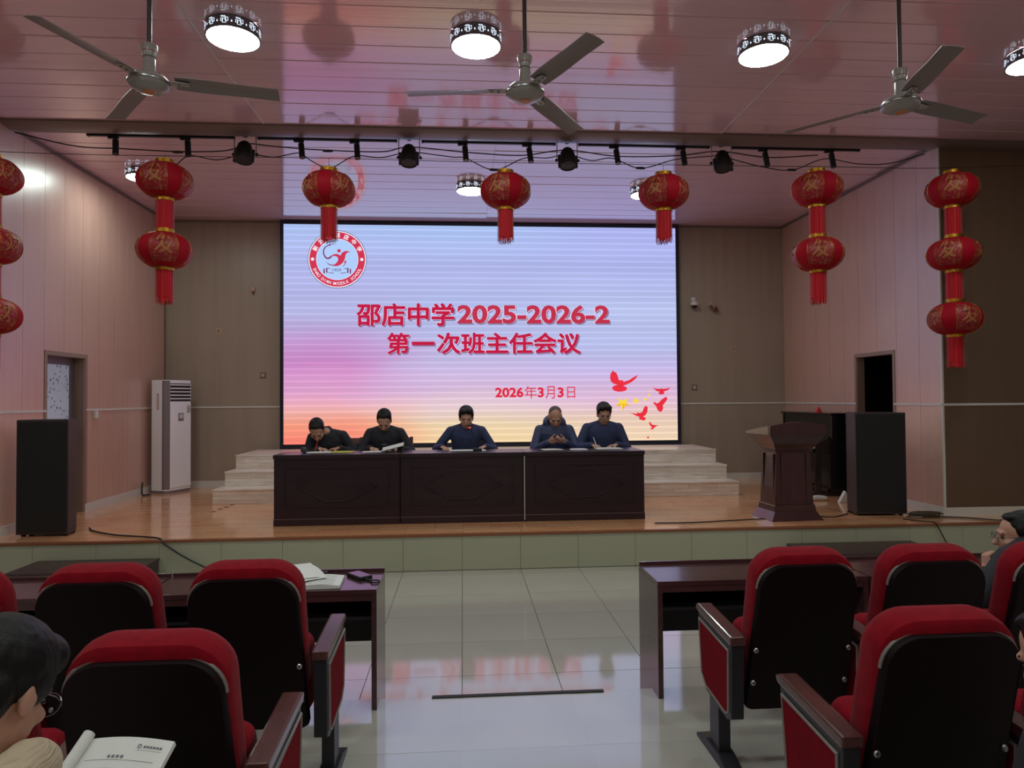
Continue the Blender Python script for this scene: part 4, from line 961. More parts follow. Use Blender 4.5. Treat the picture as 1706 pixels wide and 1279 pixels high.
# ------------------------------------------------------------------ auditorium seats
def loft_outline(mb, rings):
    n = len(rings[0]); o = len(mb.v)
    vs = [p for r in rings for p in r]
    fs = [(i * n + j, i * n + (j + 1) % n, (i + 1) * n + (j + 1) % n, (i + 1) * n + j) for i in range(len(rings) - 1) for j in range(n)]
    fs += [tuple(range(n - 1, -1, -1)), tuple((len(rings) - 1) * n + j for j in range(n))]
    mb.add(vs, fs)
LEAN = math.radians(13)
def lean_pt(x, h, dpt, y0=.0, z0=.0):
    """point on the seat back: h up along the back, dpt forward of it"""
    return (x, y0 - h * math.sin(LEAN) + dpt * math.cos(LEAN), z0 + h * math.cos(LEAN) + dpt * math.sin(LEAN))
def seat_meshes():
    out = {}
    # back shell: curved rigid panel from under the seat to near the top
    h = .672; ol = rrect(.46, .43, h, .105)
    def bulge(hh): return -.018 * math.sin(PI * max(0, min(1, hh / h)))
    mb = MB(); loft_outline(mb, [[lean_pt(x * k, z * (1 if k == 1 else .995) + (0 if k == 1 else .002), dp + bulge(z), .10, .27) for x, z in ol] for k, dp in ((.97, -.018), (1, -.010), (1, .012))])
    out['back_shell'] = mb
    mb = MB(); mb.tube([lean_pt(x * 1.005, z * 1.003, .006 + bulge(z), .10, .27) for x, z in ol if z > .10], .0065, 6); out['piping'] = mb
    # cushion wraps round the shell
    h2 = .578; o2 = rrect(.45, .445, h2, .125, r0=.05)
    mb = MB(); loft_outline(mb, [[lean_pt(x * k, h2 * .5 + (z - h2 * .5) * k + .135, dp, .10, .27) for x, z in o2] for k, dp in ((.93, .0), (.985, .012), (1.0, .035), (1.0, .075), (.97, .105), (.88, .125), (.7, .135))])
    out['back_cushion'] = mb
    # folded-up seat
    o3 = rrect(.43, .43, .37, .05, r0=.09)
    mb = MB(); loft_outline(mb, [[lean_pt(x * k, .185 + (z - .185) * k - .075, dp, .12, .285) for x, z in o3] for k, dp in ((.9, .10), (.98, .112), (1, .14), (1, .19), (.95, .215), (.8, .225))])
    out['seat_up'] = mb
    o4 = rrect(.44, .44, .44, .08, r0=.06)
    mb = MB(); loft_outline(mb, [[(x * k, .14 + .22 + (z - .22) * k, dz) for x, z in o4] for k, dz in ((.92, .33), (1, .345), (1, .40), (.96, .425), (.8, .44))])
    out['seat_down'] = mb
    return out
SM = seat_meshes(); built = {}
def seat(loc, side, label, down=False, both=False):
    """side=-1: arm on the left (-x), +1: arm on the right"""
    t = thing('auditorium_chair', label, 'chair', loc, 0, 'red auditorium chairs')
    def part(name, key, mat, smooth=True, bevel=0, par=None):
        k = (key, name)
        if k not in built: o = SM[key].build(name, mat, par or t, smooth=smooth, bevel=bevel); built[k] = o.data
        else: o = link(name, built[k], par or t)
        return o
    sh_ = part('back_shell', 'back_shell', m_shell); part('piping', 'piping', m_pipe, par=sh_)
    part('back_cushion', 'back_cushion', m_red)
    part('seat', 'seat_down' if down else 'seat_up', m_red)
    if 'bolt' not in built:
        o = MB().lathe([(.011, 0), (.011, .004), (.006, .007)], 10).build('bolt', m_steel); built['bolt'] = o.data; bpy.data.objects.remove(o)
    for x in (-.205, .205):
        for hh in (.135, .29):
            o = link('bolt', built['bolt'], sh_); o.location = lean_pt(x, hh, -.022, .10, .27); o.rotation_euler = (PI / 2 - LEAN, 0, 0)
    for s_ in ((-1, 1) if both else (side,)):
        key = 'arm%d' % s_
        if key not in built:
            x0, x1 = s_ * .29 - .034, s_ * .29 + .034
            mb = MB(); mb.prism([(-.005, .575), (.40, .60), (.425, .607), (.43, .625), (.40, .638), (-.01, .612)], 'x', x0, x1); a = mb.build('arm_rest', m_arm, bevel=.008)
            mb = MB(); mb.prism([(.0, .576), (.405, .601), (.375, .31), (.31, .26), (.06, .24), (.01, .26)], 'x', x0 + .006, x1 - .006); b = mb.build('arm_frame', m_stand, bevel=.006)
            xo = x0 + .006 if s_ < 0 else x1 - .006
            pl = [(.028, .545), (.385, .57), (.355, .325), (.30, .285), (.07, .265), (.035, .28)]
            mb = MB(); mb.prism(pl, 'x', xo - .004, xo + .004); c = mb.build('side_panel', m_redp, bevel=.002)
            mb = MB(); mb.tube([(xo + s_ * .002, y, z) for y, z in pl], .007, 6, closed=True); d = mb.build('panel_trim', m_pipe)
            xc = s_ * .29
            mb = MB(); mb.box(xc - .027, xc + .027, .16, .27, .04, .27); e = mb.build('leg', m_stand, bevel=.004)
            mb = MB(); mb.prism([(.04, 0), (.42, 0), (.42, .015), (.29, .05), (.15, .05), (.04, .015)], 'x', xc - .04, xc + .04); f_ = mb.build('foot', m_stand, bevel=.006)
            built[key] = [(o.name.split('.')[0], o.data) for o in (a, b, c, d, e, f_)]
            for o in (a, b, c, d, e, f_): bpy.data.objects.remove(o)
        fr_ = None
        for nm, me in built[key]:
            o = link(nm, me, fr_ if nm in ('side_panel', 'panel_trim') else t)
            if nm == 'arm_frame': fr_ = o
    return t
CL, CRR, PT = -.872, 1.45, .575
Y1, Y2, Y3 = 2.84, 1.99, .90
seat((CL, Y1, TIER), 1, 'red front-row chair on the aisle, left of the aisle, before the notebook table')
seat((CL - PT, Y1, TIER), 1, 'red front-row chair second from the aisle on the left side')
seat((CL - 2 * PT, Y1, TIER), 1, 'red front-row chair cut by the left edge of the photo')
seat((CL, Y2, TIER), 1, 'red second-row aisle chair on the left, nearest behind the white page')
seat((CL - PT, Y2, TIER), 1, 'red second-row chair hidden behind the reading man')
seat((-.82, Y3, TIER), 1, 'red chair under the reading man at the lower left', down=True, both=True)
seat((CRR, Y1, TIER), -1, 'red front-row chair on the aisle, right of the aisle')
seat((CRR + PT, Y1, TIER), -1, 'red front-row chair second from the aisle on the right side')
seat((CRR + 2 * PT, Y1, TIER), -1, 'red front-row chair cut by the right edge, left of the man in profile')
seat((CRR, Y2, TIER), -1, 'large red second-row chair by the aisle at the lower right')
seat((CRR + PT, Y2, TIER), -1, 'red second-row chair cut by the right edge of the photo')

# ------------------------------------------------------------------ people
def ring_loft(secs, n=16):
    """secs: (centre, axis_x, axis_y) vectors; closed tube"""
    vs = []; k = len(secs)
    for c, ax, ay in secs:
        for j in range(n): a = 2 * PI * j / n; vs.append(Vector(c) + Vector(ax) * math.cos(a) + Vector(ay) * math.sin(a))
    fs = [(i * n + j, i * n + (j + 1) % n, (i + 1) * n + (j + 1) % n, (i + 1) * n + j) for i in range(k - 1) for j in range(n)]
    fs += [tuple(range(n - 1, -1, -1)), tuple((k - 1) * n + j for j in range(n))]
    return vs, fs
def capsule(p0, p1, r0, r1, n=12, flat=None):
    p0, p1 = Vector(p0), Vector(p1); d = (p1 - p0); L_ = d.length; d = d.normalized() if L_ > 1e-6 else Vector((0, 0, 1))
    a = Vector(flat).normalized() if flat else d.orthogonal().normalized(); a = (a - d * a.dot(d)).normalized(); b = d.cross(a)
    secs = []
    for t in (-.98, -.8, -.45, 0): q = math.sqrt(1 - t * t); secs.append((p0 + d * (t * r0), a * r0 * q * (.6 if flat else 1), b * r0 * q))
    for t in (0, .45, .8, .98): q = math.sqrt(1 - t * t); secs.append((p1 + d * (t * r1), a * r1 * q * (.6 if flat else 1), b * r1 * q))
    return ring_loft(secs, n)
def ellipsoid(c, r, rot=None, n=16):
    secs = []; Rm = rot or Matrix.Identity(3); c = Vector(c)
    for i in range(13):
        t = -PI / 2 * .985 + PI * .985 * i / 12; q = math.cos(t)
        secs.append((c + Rm @ Vector((0, 0, r[2] * math.sin(t))), Rm @ Vector((r[0] * q, 0, 0)), Rm @ Vector((0, r[1] * q, 0))))
    return ring_loft(secs, n)
def fuse(name, prims, voxel, mats, parent, smooth=4):
    mb = MB()
    for v, f_ in prims: mb.add(v, f_)
    o = mb.build(name, mats, parent)
    rm = o.modifiers.new('r', 'REMESH'); rm.mode = 'VOXEL'; rm.voxel_size = voxel; rm.use_smooth_shade = True
    sm_ = o.modifiers.new('s', 'SMOOTH'); sm_.iterations = smooth; sm_.factor = .5
    dg = bpy.context.evaluated_depsgraph_get(); dg.update(); ev = o.evaluated_get(dg)
    me = bpy.data.meshes.new_from_object(ev); o.modifiers.clear(); old = o.data; o.data = me; bpy.data.meshes.remove(old); me.name = name
    if not me.materials: me.materials.append(mats if not isinstance(mats, (list, tuple)) else mats[0])
    for p in me.polygons: p.use_smooth = True
    return o
def ik(S_, W_, a, b, pole):
    S_, W_ = Vector(S_), Vector(W_); d = W_ - S_; L_ = min(d.length, (a + b) * .995); dn = d.normalized()
    x = (a * a - b * b + L_ * L_) / (2 * L_); h = math.sqrt(max(0, a * a - x * x)); p = Vector(pole); p = (p - dn * p.dot(dn)).normalized()
    return S_ + dn * x + p * h, S_ + dn * L_
def hand_prims(Wp, d, nrm, side, curl, thumb_in=.3, sc=1.0):
    """d: to the fingers, nrm: the way the palm faces, side: direction of the thumb"""
    d = Vector(d).normalized(); nrm = Vector(nrm); nrm = (nrm - d * nrm.dot(d)).normalized(); side = Vector(side); side = (side - d * side.dot(d) - nrm * side.dot(nrm)).normalized()
    Wp = Vector(Wp); P = []
    for o_ in (-.026, -.009, .009, .026): P.append(capsule(Wp + side * o_ * .7 * sc, Wp + d * .088 * sc + side * o_ * sc, .0135 * sc, .0115 * sc, 8))
    P.append(capsule(Wp - d * .02 * sc, Wp + d * .03 * sc, .021 * sc, .02 * sc, 10))
    for o_, ln, dc in ((.028, .072, 0), (.0095, .080, .06), (-.0095, .074, .12), (-.027, .058, .2)):
        p = Wp + d * .088 * sc + side * o_ * sc; dd = d.copy(); r = .0098 * sc
        for fr, cu in ((.45, curl * .75), (.32, curl), (.23, curl * .7)):
            ang = cu + dc * cu; q = (d * math.cos(0)).copy()
            axis = d.cross(nrm); dd = Matrix.Rotation(ang, 3, axis) @ dd
            e = p + dd * ln * fr * sc; P.append(capsule(p, e, r, r * .93, 8)); p = e; r *= .93
    p = Wp + d * .03 * sc + side * .03 * sc; dd = (d * .75 + side * (.75 - thumb_in) + nrm * thumb_in).normalized(); r = .0125 * sc
    for ln in (.04, .032, .025):
        e = p + dd * ln * sc; P.append(capsule(p, e, r, r * .9, 8)); p = e; r *= .9; dd = (dd + d * .25 + nrm * .12 - side * .1).normalized()
    return P
def head_frame(c, yaw, pitch, roll, hs=1.0):
    R3 = Matrix.Rotation(yaw, 3, 'Z') @ Matrix.Rotation(-pitch, 3, 'X') @ Matrix.Rotation(roll, 3, 'Y')   # pitch > 0 looks down
    return (lambda x, y, z: Vector(c) + R3 @ Vector((x * hs, y * hs, z * hs))), R3
def person(label, loc, rz, lean=10, side_lean=0, head=(0, 20, 0), hands=None, jacket=None, hair='short', glasses=False, collar='coat', voxel=.0075, torso=.52, hgain=0.0, shoulder=.185, inner=None, group=None, head_off=(0, 0, 0), trouser=None, hairmat=None, seat_h=.53, bulk=1.0, legs=True, hs=1.09):
    jacket = jacket or m_navy
    t = thing('person', label, 'person', loc, rz, group)
    P0 = Vector((0, 0, seat_h)); l_, s_l = math.radians(lean), math.radians(side_lean)
    up = Vector((math.sin(s_l), math.sin(l_), math.cos(l_) * math.cos(s_l))).normalized(); rt = Vector((1, 0, 0)); rt = (rt - up * rt.dot(up)).normalized(); fw = up.cross(rt)
    Nb = P0 + up * torso; hc = Nb + up * .05 + fw * .035 + Vector((0, 0, .088 + hgain)) + Vector(head_off)
    hp, HR = head_frame(hc, math.radians(head[0]), math.radians(head[1]), math.radians(head[2]), hs)
    hE = lambda c, r: ellipsoid(hp(*c), tuple(hs * q for q in r), HR)
    Sh = {k: P0 + up * (torso - .085) + rt * k * shoulder for k in (-1, 1)}
    body, coat = [], []
    k_ = torso / .52
    secs = [(-.09, .15, .11), (-.03, .168, .122), (.1, .158, .118), (.24, .165, .124), (.36, .178, .118), (.42, .172, .104), (.465, .135, .085), (.50, .09, .072), (.53, .064, .064)]
    body.append(ring_loft([(P0 + up * a * k_, rt * b * .86, fw * c * .86) for a, b, c in secs]))
    coat.append(ring_loft([(P0 + up * a * k_ + fw * .004, rt * (b + .016) * bulk, fw * (c + .018) * bulk) for a, b, c in secs[:-1]] + [(P0 + up * .505 * k_, rt * .078, fw * .074)], 24))
    # head and neck
    neck0 = Nb - up * .03
    body += [capsule(neck0, hp(0, -.02, -.05), .056, .052, 14)]
    body += [hE((0, -.014, .03), (.074, .094, .086)), hE((0, .018, -.03), (.065, .074, .086)), hE((0, .032, -.078), (.046, .05, .038))]
    body += [capsule(hp(0, .088, .008), hp(0, .106, -.026), .009, .0145, 8), capsule(hp(-.034, .078, .026), hp(.034, .078, .026), .012, .012, 8), capsule(hp(-.02, .082, -.056), hp(.02, .082, -.056), .0095, .0095, 8)]
    for k in (-1, 1): body += [hE((k * .074, -.008, -.006), (.009, .019, .031)), hE((k * .078, -.016, .004), (.006, .01, .024)), hE((k * .042, .058, -.022), (.022, .022, .018))]
    # arms
    wr_pos = {}
    for k in (-1, 1):
        spec = hands[k]; tgt = Vector(spec['at']); el, wr = ik(Sh[k], tgt, .29, .255, spec.get('pole', (k * .7, -.3, -.8)))
        wr_pos[k] = wr
        body += [capsule(Sh[k], el, .046, .038), capsule(el, wr, .037, .026)]
        coat += [capsule(Nb - up * .035 + rt * k * .05, Sh[k] - rt * k * .01, .05, .058, 14), capsule(Sh[k], el, .06 * bulk, .055 * bulk, 14), capsule(el, el + (wr - el) * .94, .056 * bulk, .043, 14)]
        body += hand_prims(wr, spec['dir'], spec['palm'], spec.get('thumb', (-k, .2, .2)), spec.get('curl', .6), spec.get('thumb_in', .35))
    # legs
    pants = [ring_loft([(P0 + up * a, rt * (b + .012), fw * (c + .014)) for a, b, c in ((-.1, .15, .11), (-.03, .17, .122), (.06, .164, .12))])]
    for k in (-1, 1):
        hip = P0 + Vector((k * .09, .0, -.01)); kn = Vector((k * .125, .43, seat_h - .02)); an = Vector((k * .125, .45, .09))
        body += [capsule(hip, kn, .068, .052), capsule(kn, an, .048, .034), capsule(an, an + Vector((0, .11, -.045)), .036, .03)]
        pants += [capsule(hip, kn, .084, .07, 14), capsule(kn, an + Vector((0, 0, .02)), .068, .056, 14)]
        if legs:
            v, f_ = capsule((k * .125, .44, .052), (k * .13, .60, .042), .05, .04, 12); mb = MB(); mb.add(v, f_); mb.box(k * .125 - .045, k * .125 + .045, .40, .64, 0, .02); mb.build('shoe', m_shoe, t, smooth=True)
    fuse('body', body, voxel, m_skin, t, 3)
    fuse('trousers', pants, .013, trouser or m_trouser, t, 4)
    # collar
    if collar == 'hood':
        for a in range(14):
            q = PI * (a / 13) - PI * 0 ; ang = PI + q
            c = Nb + rt * .085 * math.cos(ang) * 1.15 + fw * (.095 * math.sin(ang)) + up * (.0 + .03 * abs(math.sin(ang)))
            coat.append(ellipsoid(c, (.05, .05, .06), None, 10))
    elif collar == 'stand':
        coat.append(ring_loft([(Nb - up * .03, rt * .085, fw * .08), (Nb + up * .012, rt * .082, fw * .078), (Nb + up * .045, rt * .07, fw * .07)], 20))
    else:
        for k in (-1, 1): coat.append(capsule(Nb - fw * .055 + rt * k * .02, Nb + rt * k * .07 - up * .012 + fw * .02, .026, .024)); coat.append(capsule(Nb + rt * k * .07 - up * .012 + fw * .02, Nb - up * .14 + fw * .125 + rt * k * .035, .024, .016))
    cj = fuse('jacket', coat, voxel * 1.15, jacket, t, 4)
    if inner:
        fuse('shirt', [ring_loft([(Nb - up * .20 + fw * .118, rt * .06, fw * .03), (Nb - up * .08 + fw * .075, rt * .06, fw * .035), (Nb + up * .0 + fw * .03, rt * .062, fw * .045)], 14)], .006, inner, cj, 2)
    # hair
    hm = hairmat or m_hair
    if hair == 'short': hx = [hE((0, -.032, .052), (.082, .093, .083)), hE((0, .01, .102), (.056, .05, .022)), hE((0, -.062, .005), (.072, .054, .07))] + [hE((k * .067, -.012, .04), (.016, .036, .04)) for k in (-1, 1)]
    elif hair == 'parted': hx = [hE((0, -.03, .056), (.086, .096, .086)), hE((-.034, .05, .098), (.044, .046, .034)), hE((.036, .05, .096), (.042, .046, .032)), hE((0, -.062, .005), (.075, .054, .07))] + [hE((k * .069, .0, .046), (.018, .042, .044)) for k in (-1, 1)]
    elif hair == 'full': hx = [hE((0, -.018, .05), (.088, .106, .09)), hE((0, .05, .078), (.07, .056, .05)), hE((0, -.06, -.005), (.078, .058, .075)), hE((.062, .0, .03), (.024, .05, .05)), hE((-.062, .0, .03), (.024, .05, .05))]
    elif hair == 'bald': hx = [hE((0, -.034, .022), (.0775, .082, .07)), hE((0, -.03, .05), (.0745, .085, .07))]
    else: hx = [hE((0, -.03, .05), (.083, .094, .085))]
    ho = fuse('hair', hx, voxel * .9, hm, t, 3)
    # eyes, brows, mouth
    for k in (-1, 1):
        v, f_ = hE((k * .031, .077, .004), (.013, .008, .0065)); mb = MB(); mb.add(v, f_); mb.build('eye', m_eye, t, smooth=True)
        v, f_ = capsule(hp(k * .018, .086, .027), hp(k * .045, .075, .029), .0042, .003, 6); mb = MB(); mb.add(v, f_); mb.build('eyebrow', hm if hair != 'bald' else m_hair, t)
    v, f_ = capsule(hp(-.019, .0885, -.0555), hp(.019, .0885, -.0555), .0045, .0045, 6); mb = MB(); mb.add(v, f_); mb.build('mouth', m_lip, t)
    if glasses:
        mb = MB(); gm = M('glasses_wire', glasses, .3, metal=.8)
        for k in (-1, 1):
            mb.tube([hp(k * .033 + .026 * math.cos(2 * PI * i / 16), .102, .002 + .021 * math.sin(2 * PI * i / 16)) for i in range(16)], .0016, 5, closed=True)
            mb.tube([hp(k * .059, .101, .008), hp(k * .074, .06, .01), hp(k * .078, .0, .01), hp(k * .078, -.022, -.006)], .0014, 5)
        mb.tube([hp(-.008, .104, .004), hp(0, .107, .008), hp(.008, .104, .004)], .0014, 5)
        mb.build('glasses', gm, t)
    return t, hp, wr_pos

def stage_chair(x, y, label, rz=PI):
    t = thing('wooden_chair', label, 'chair', (x, y, ST), rz, 'wooden chairs behind the stage desk')
    mw = M('chair_wood', (104, 52, 34), .35); mp_ = M('chair_leather', (30, 34, 46), .4)
    MB().box(-.22, .22, -.21, .21, .40, .43).build('seat_frame', mw, t, bevel=.006); MB().box(-.205, .205, -.19, .2, .43, .445).build('seat_pad', mp_, t, bevel=.008)
    for s_ in (-1, 1):
        MB().prism([(-.215, 0), (-.175, 0), (-.18, .43), (-.245, .90), (-.275, .90), (-.22, .43)], 'x', s_ * .20 - .02, s_ * .20 + .02).build('back_post', mw, t, bevel=.005)
        MB().box(s_ * .2 - .02, s_ * .2 + .02, .17, .21, 0, .40).build('leg', mw, t, bevel=.005)
        MB().box(s_ * .2 - .012, s_ * .2 + .012, -.18, .17, .18, .21).build('stretcher', mw, t)
    MB().prism([(-.255, .82), (-.235, .82), (-.25, .89), (-.27, .89)], 'x', -.18, .18).build('top_rail', mw, t, bevel=.004)
    MB().prism([(-.235, .56), (-.20, .56), (-.23, .82), (-.258, .82)], 'x', -.18, .18).build('back_pad', mp_, t, bevel=.006)
DT = .78
def hnd(x, y, z=DT + .03, d=(0, 1, -.1), palm=(0, 0, -1), thumb=(0, 0, 0), curl=.35, **k):
    r = dict(at=(x, y, z), dir=d, palm=palm, thumb=thumb, curl=curl); r.update(k); return r
G = 'men sitting behind the stage desk'
# stage men face the hall: local +y is towards the camera, local +x is the photo's left
PY = 8.60
person('man in black jacket stooping low over his notes at the desk\'s left end', (-1.60, PY + .02, ST), PI, lean=27, side_lean=4, head=(8, 50, 6), hair='short', jacket=m_char, group=G, torso=.55, hgain=-.03, head_off=(.085, .05, -.085),
       hands={1: hnd(.10, .40, d=(-.9, .45, -.1), thumb=(.2, .7, .5), curl=.75), -1: hnd(-.14, .36, d=(.9, .4, -.1), thumb=(-.1, .8, .4), curl=.3)})
person('man in dark suit reading, second from the left at the desk', (-.945, PY, ST), PI, lean=18, head=(0, 42, 0), torso=.555, hgain=-.03, head_off=(0, .03, -.03), hair='short', jacket=m_char, inner=M('shirt_grey', (96, 96, 112), .8), group=G,
       hands={1: hnd(.14, .42, d=(-.7, .6, -.1), thumb=(-.2, .7, .5), curl=.75), -1: hnd(-.18, .38, d=(.75, .6, -.1), thumb=(.2, .7, .4), curl=.3)})
person('man speaking into the gooseneck microphone at the middle of the desk', (.045, PY, ST), PI, lean=15, head=(0, 18, 0), torso=.56, hgain=-.035, head_off=(0, .02, -.015), hair='parted', jacket=m_navy, collar='coat', group=G, shoulder=.19,
       hands={1: hnd(.29, .38, d=(-.35, .85, -.1), thumb=(-.8, .3, .4), curl=.8), -1: hnd(-.22, .40, d=(.45, .85, -.1), thumb=(.8, .3, .2), curl=.3)})
person('balding man in hooded navy puffer coat looking at a phone', (1.145, PY, ST), PI, lean=14, head=(0, 34, 0), torso=.56, hgain=-.035, head_off=(0, .03, -.02), hair='bald', hairmat=m_grey_hair, jacket=m_puffer, collar='hood', group=G, bulk=1.06,
       hands={1: hnd(.105, .38, DT + .07, d=(-.75, .6, .25), palm=(-.6, -.3, .5), thumb=(-.2, .5, .8), curl=.7), -1: hnd(-.10, .38, DT + .07, d=(.75, .6, .25), palm=(.6, -.3, .5), thumb=(.2, .5, .8), curl=.7)})
person('man with glasses in dark jacket writing at the desk\'s right end', (1.76, PY, ST), PI, lean=13, head=(0, 20, 0), hair='parted', jacket=m_navy, collar='coat', glasses=(110, 106, 110), group=G, shoulder=.2, bulk=1.08, torso=.575, hgain=-.03, head_off=(0, .02, -.01),
       hands={1: hnd(.19, .40, d=(-.65, .7, -.05), thumb=(-.3, .6, .6), curl=.8), -1: hnd(-.12, .38, d=(.9, .35, -.1), thumb=(.3, .8, .3), curl=.3)})
for x, l_ in ((-1.50, 'wooden chair of the stooping man, back post showing at his side'), (-.86, 'wooden chair of the man reading second from the left'), (.10, 'wooden chair behind the man at the microphone'), (1.145, 'wooden chair hidden behind the man with the phone'), (1.76, 'wooden chair hidden behind the man with glasses')): stage_chair(x, PY + .06, l_)

# things on the stage desk
ZD = ST + DT
def flat_sheet(name, x, y, w, d, rz, label, mat=None, th=.004, cat='paper'):
    mb = MB(); n = 6
    prof = [(-w / 2 + w * i / n, th * .4 + .003 * math.sin(PI * i / n)) for i in range(n + 1)] + [(w / 2, 0), (-w / 2, 0)]
    mb.prism(prof, 'y', -d / 2, d / 2); o = mb.build(name, mat or m_paper); o.location = (x, y, ZD + .001); o.rotation_euler.z = math.radians(rz); return tag(o, label, cat)
flat_sheet('paper_sheet', -1.63, 7.98, .30, .21, 4, 'white paper under the stooping man\'s hand')
o = flat_sheet('yellow_folder', -1.37, 7.95, .24, .2, -6, 'yellow folder beside the stooping man\'s elbow', m_yellow, .02, 'folder')
flat_sheet('paper_sheet', -1.02, 7.97, .26, .2, 3, 'white paper under the reading man\'s hand')
flat_sheet('paper_sheet', .06, 8.0, .42, .2, -2, 'white papers before the man at the microphone')
flat_sheet('paper_sheet', 1.05, 7.98, .24, .2, 8, 'white paper below the man with the phone')
flat_sheet('paper_sheet', 1.36, 7.95, .2, .2, -5, 'white paper between the two men at the right')
flat_sheet('paper_sheet', 1.72, 7.97, .3, .2, 2, 'white paper under the writing man\'s hands', th=.02)
t = thing('clipboard', 'dark propped clipboard with white edge before the reading man', 'clipboard', (-.80, 7.96, ZD))
o = MB().box(-.13, .13, -.09, .09, 0, .006).build('board', m_black, t, bevel=.002); o.location = (0, 0, .05); o.rotation_euler = (math.radians(10), math.radians(-14), 0)
q = MB().box(-.125, .125, -.085, .085, .006, .010).build('sheet', m_paper, o)
MB().box(.05, .11, -.03, .05, 0, .06).build('prop_foot', m_black, t)
o = MB().lathe([(.005, 0), (.032, .01), (.04, .035), (.03, .06), (.005, .068)], 16).build('thermos_cup', M('cup_grey', (60, 62, 72), .4), smooth=True); o.location = (-1.80, 7.92, ZD); tag(o, 'small round grey cup at the left end of the desk', 'cup')
t = thing('gooseneck_microphone', 'gooseneck microphone with lit red ring on the middle desk', 'microphone', (.17, 7.93, ZD))
MB().prism([(-.05, -.06), (.05, -.06), (.05, .06), (-.05, .06)], 'z', 0, .03).build('base', m_black, t, bevel=.008)
MB().tube(spline([(0, 0, .03), (-.01, .01, .1), (-.05, .04, .2), (-.085, .06, .265)], 6), .006, 6).build('gooseneck', m_black, t, smooth=True)
MB().tube([(-.085, .06, .265), (-.10, .07, .30)], [.011, .012], 10).build('mic_head', m_black, t, smooth=True)
MB().lathe([(.0125, -.006), (.0145, 0), (.0125, .006)], 14, (-.086, .061, .268)).build('light_ring', EM('mic_red', (255, 60, 50), 2.0), t)
t = thing('mobile_phone', 'dark phone held by the man in the puffer coat', 'phone', (1.145, 8.10, ZD + .10))
o = MB().box(-.04, .04, -.075, .075, -.004, .004).build('phone_body', m_black, t, bevel=.003); o.rotation_euler = (math.radians(35), 0, math.radians(90))
def pen(x, y, z, dx, dy, dz, label, mat):
    t = thing('pen', label, 'pen', (x, y, z)); MB().tube([(0, 0, 0), (dx, dy, dz)], .005, 6).build('barrel', mat, t); MB().tube([(0, 0, 0), (-dx * .1, -dy * .1, -dz * .1)], [.004, .001], 6).build('nib', m_black, t)
pen(-1.70, 8.03, ZD + .012, .02, .04, .12, 'pen with red cap in the stooping man\'s fingers', M('pen_red', (190, 40, 40), .4))
pen(1.60, 8.05, ZD + .012, -.04, .03, .12, 'pale pen in the writing man\'s fingers', m_paper)

# the reading man at the lower left, seen from behind
tp, hp, wp = person('man with glasses in cream hooded collar reading a printed booklet', (-.865, Y3 + .32, TIER), 0, lean=6, head=(-9, 33, 0), hair='full', jacket=m_lav, collar='none', glasses=(190, 140, 110), voxel=.0045, torso=.44, hs=1.0, head_off=(.02, .0, .0),
       hands={1: hnd(.12, .30, .64, d=(-.2, .9, .25), palm=(-.8, 0, .6), thumb=(0, .1, 1), curl=.6), -1: hnd(-.14, .28, .62, d=(.3, .9, .25), palm=(.8, 0, .6), thumb=(0, .1, 1), curl=.6)}, shoulder=.19)

Nb_ = Vector((-.865, Y3 + .32, TIER)) + Vector((.01, .045, .53 + .437))
hd = []
for a in range(22):
    q = 2 * PI * a / 22; hd.append(ellipsoid(Nb_ + Vector((.092 * math.cos(q), .092 * math.sin(q) - .005, .012 + .012 * math.cos(q * 2) - .03 * max(0, math.sin(q)))), (.046, .046, .05), None, 10))
hd.append(ellipsoid(Nb_ + Vector((0, -.11, -.06)), (.13, .05, .075), None, 12))
o = fuse('hood', hd, .006, m_cream, tp, 5); o.matrix_parent_inverse = Matrix.Translation(-Vector(tp.location))
tb = thing('booklet', 'open white printed booklet held by the reading man at lower left', 'booklet', (-.815, 1.62, .985), math.radians(-8))
bk = MB(); W_, H_ = .20, .27
vs = []; n = 10
for i in range(n + 1):
    u = i / n
    for j in (0, 1): vs.append((W_ * (u - .15), H_ * (j - 1), .012 * math.sin(PI * u) + .004))
top_ = vs; bot_ = [(a, b, c - .012) for a, b, c in vs]; N_ = len(top_)
fs = [(2 * i, 2 * i + 2, 2 * i + 3, 2 * i + 1) for i in range(n)] + [(N_ + 2 * i + 1, N_ + 2 * i + 3, N_ + 2 * i + 2, N_ + 2 * i) for i in range(n)] + [(2 * i, N_ + 2 * i, N_ + 2 * i + 2, 2 * i + 2) for i in range(n)] + [(2 * i + 1, 2 * i + 3, N_ + 2 * i + 3, N_ + 2 * i + 1) for i in range(n)] + [(0, 1, N_ + 1, N_), (2 * n, N_ + 2 * n, N_ + 2 * n + 1, 2 * n + 1)]
bk.add(top_ + bot_, fs)
pg = bk.build('page_block', m_paper, tb)
pg.rotation_euler = (math.radians(28), 0, 0)
def zpage(x): return .012 * math.sin(PI * (x / W_ + .15)) + .0052
pr_ = MB()
def row(x0, x1, y, h):
    k = max(1, int((x1 - x0) / .02))
    for i in range(k):
        a = x0 + (x1 - x0) * i / k; b = x0 + (x1 - x0) * (i + 1) / k
        pr_.add([(a, y, zpage(a)), (b, y, zpage(b)), (b, y + h, zpage(b)), (a, y + h, zpage(a))], [(0, 1, 2, 3)])
row(-.005, .15, -.055, .0008); row(-.005, .15, -.075, .0008); row(.10, .155, -.030, .0006)
rnd = random.Random(3)
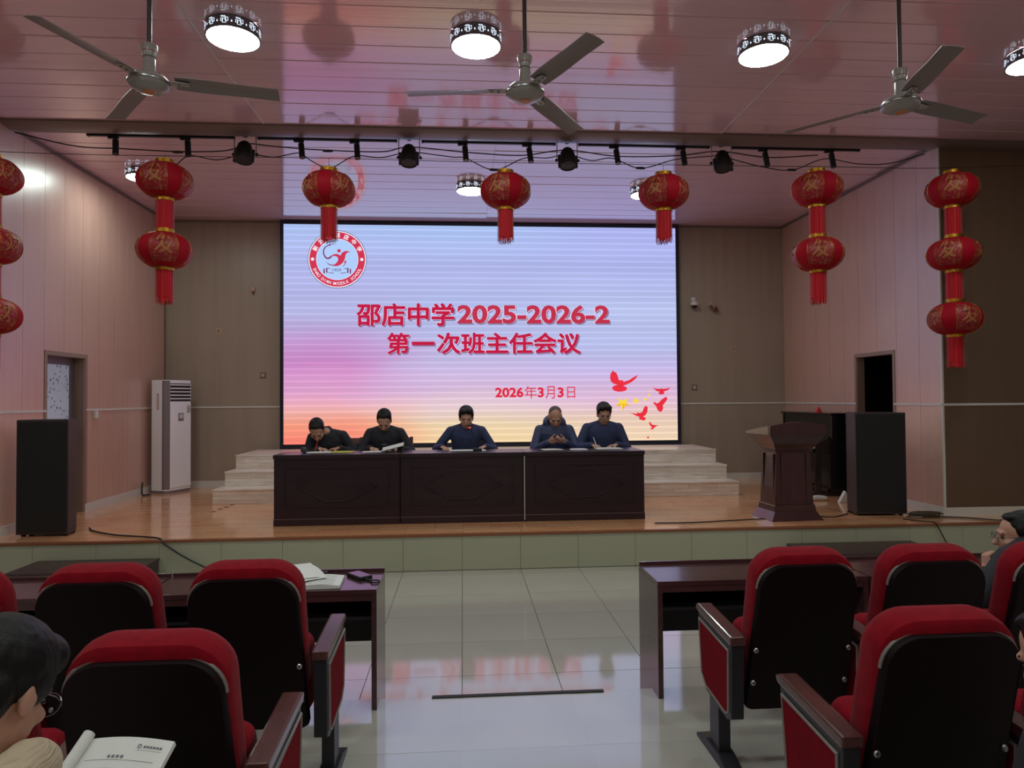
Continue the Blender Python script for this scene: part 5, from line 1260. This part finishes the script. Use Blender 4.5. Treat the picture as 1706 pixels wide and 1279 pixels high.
for k in range(7):
    y = -.092 - k * .018; x = .0 + rnd.random() * .02
    while x < .145:
        w_ = .006 + rnd.random() * .016; row(x, min(.15, x + w_), y, .005 + rnd.random() * .003); x += w_ + .003 + rnd.random() * .006
for x in (.045, .055, .065, .075): row(x, x + .006, -.050, .006)
for k in range(6): row(.113 + .007 * k, .118 + .007 * k, -.024, .005)
o = pr_.build('page_print', m_ink, pg); o['kind'] = 'stuff'
MB().tube([(.104 + .004 * math.cos(2 * PI * i / 10), -.021 + .004 * math.sin(2 * PI * i / 10), zpage(.104) + .0003) for i in range(10)], .0008, 4, closed=True).build('page_logo', m_ink, pg)
MB().tube([(-.032, -.27, .012), (-.03, 0.006, .014)], .013, 12).build('rolled_page', m_paper, pg, smooth=True)

# the man in profile in the front row at the right edge
seat((CRR + 3 * PT, Y1, TIER), -1, 'red front-row chair under the man in profile, outside the right edge', down=True)
person('man in blue shirt in profile resting his chin on his hand, right edge', (CRR + 3 * PT - .17, Y1 + .36, TIER), 0, lean=24, side_lean=-6, head=(64, 6, 0), hair='short', jacket=m_char, collar='coat', inner=m_denim, glasses=(60, 44, 44), voxel=.006, torso=.40, hs=1.04, head_off=(-.03, .0, -.13),
       hands={-1: hnd(-.235, .25, .69, d=(.1, .12, .95), palm=(.75, -.2, 0), thumb=(.6, -.7, .2), curl=1.1, pole=(-.5, .3, -.8)), 1: hnd(.2, .42, .60, d=(-.2, .95, 0), palm=(0, 0, -1), thumb=(-1, 0, 0), curl=.4)})
# dark coated person cut by the right edge of the frame, leaning forward behind the second row
seat((1.55, .98, TIER), -1, 'red chair under the leaning person in dark coat, lower right edge', down=True, both=True)
person('person in dark coat leaning forward, cut by the lower right edge', (1.585, 1.30, TIER), 0, lean=32, side_lean=-8, head=(22, 30, 0), hair='short', jacket=m_char, collar='stand', voxel=.006, torso=.46, bulk=1.08, hs=1.0, head_off=(-.03, 0, -.05),
       hands={-1: hnd(-.06, .40, .60, d=(.5, .8, 0), thumb=(1, 0, .2), curl=.5), 1: hnd(.14, .46, .60, d=(-.3, .9, 0), thumb=(-1, 0, .2), curl=.5)})
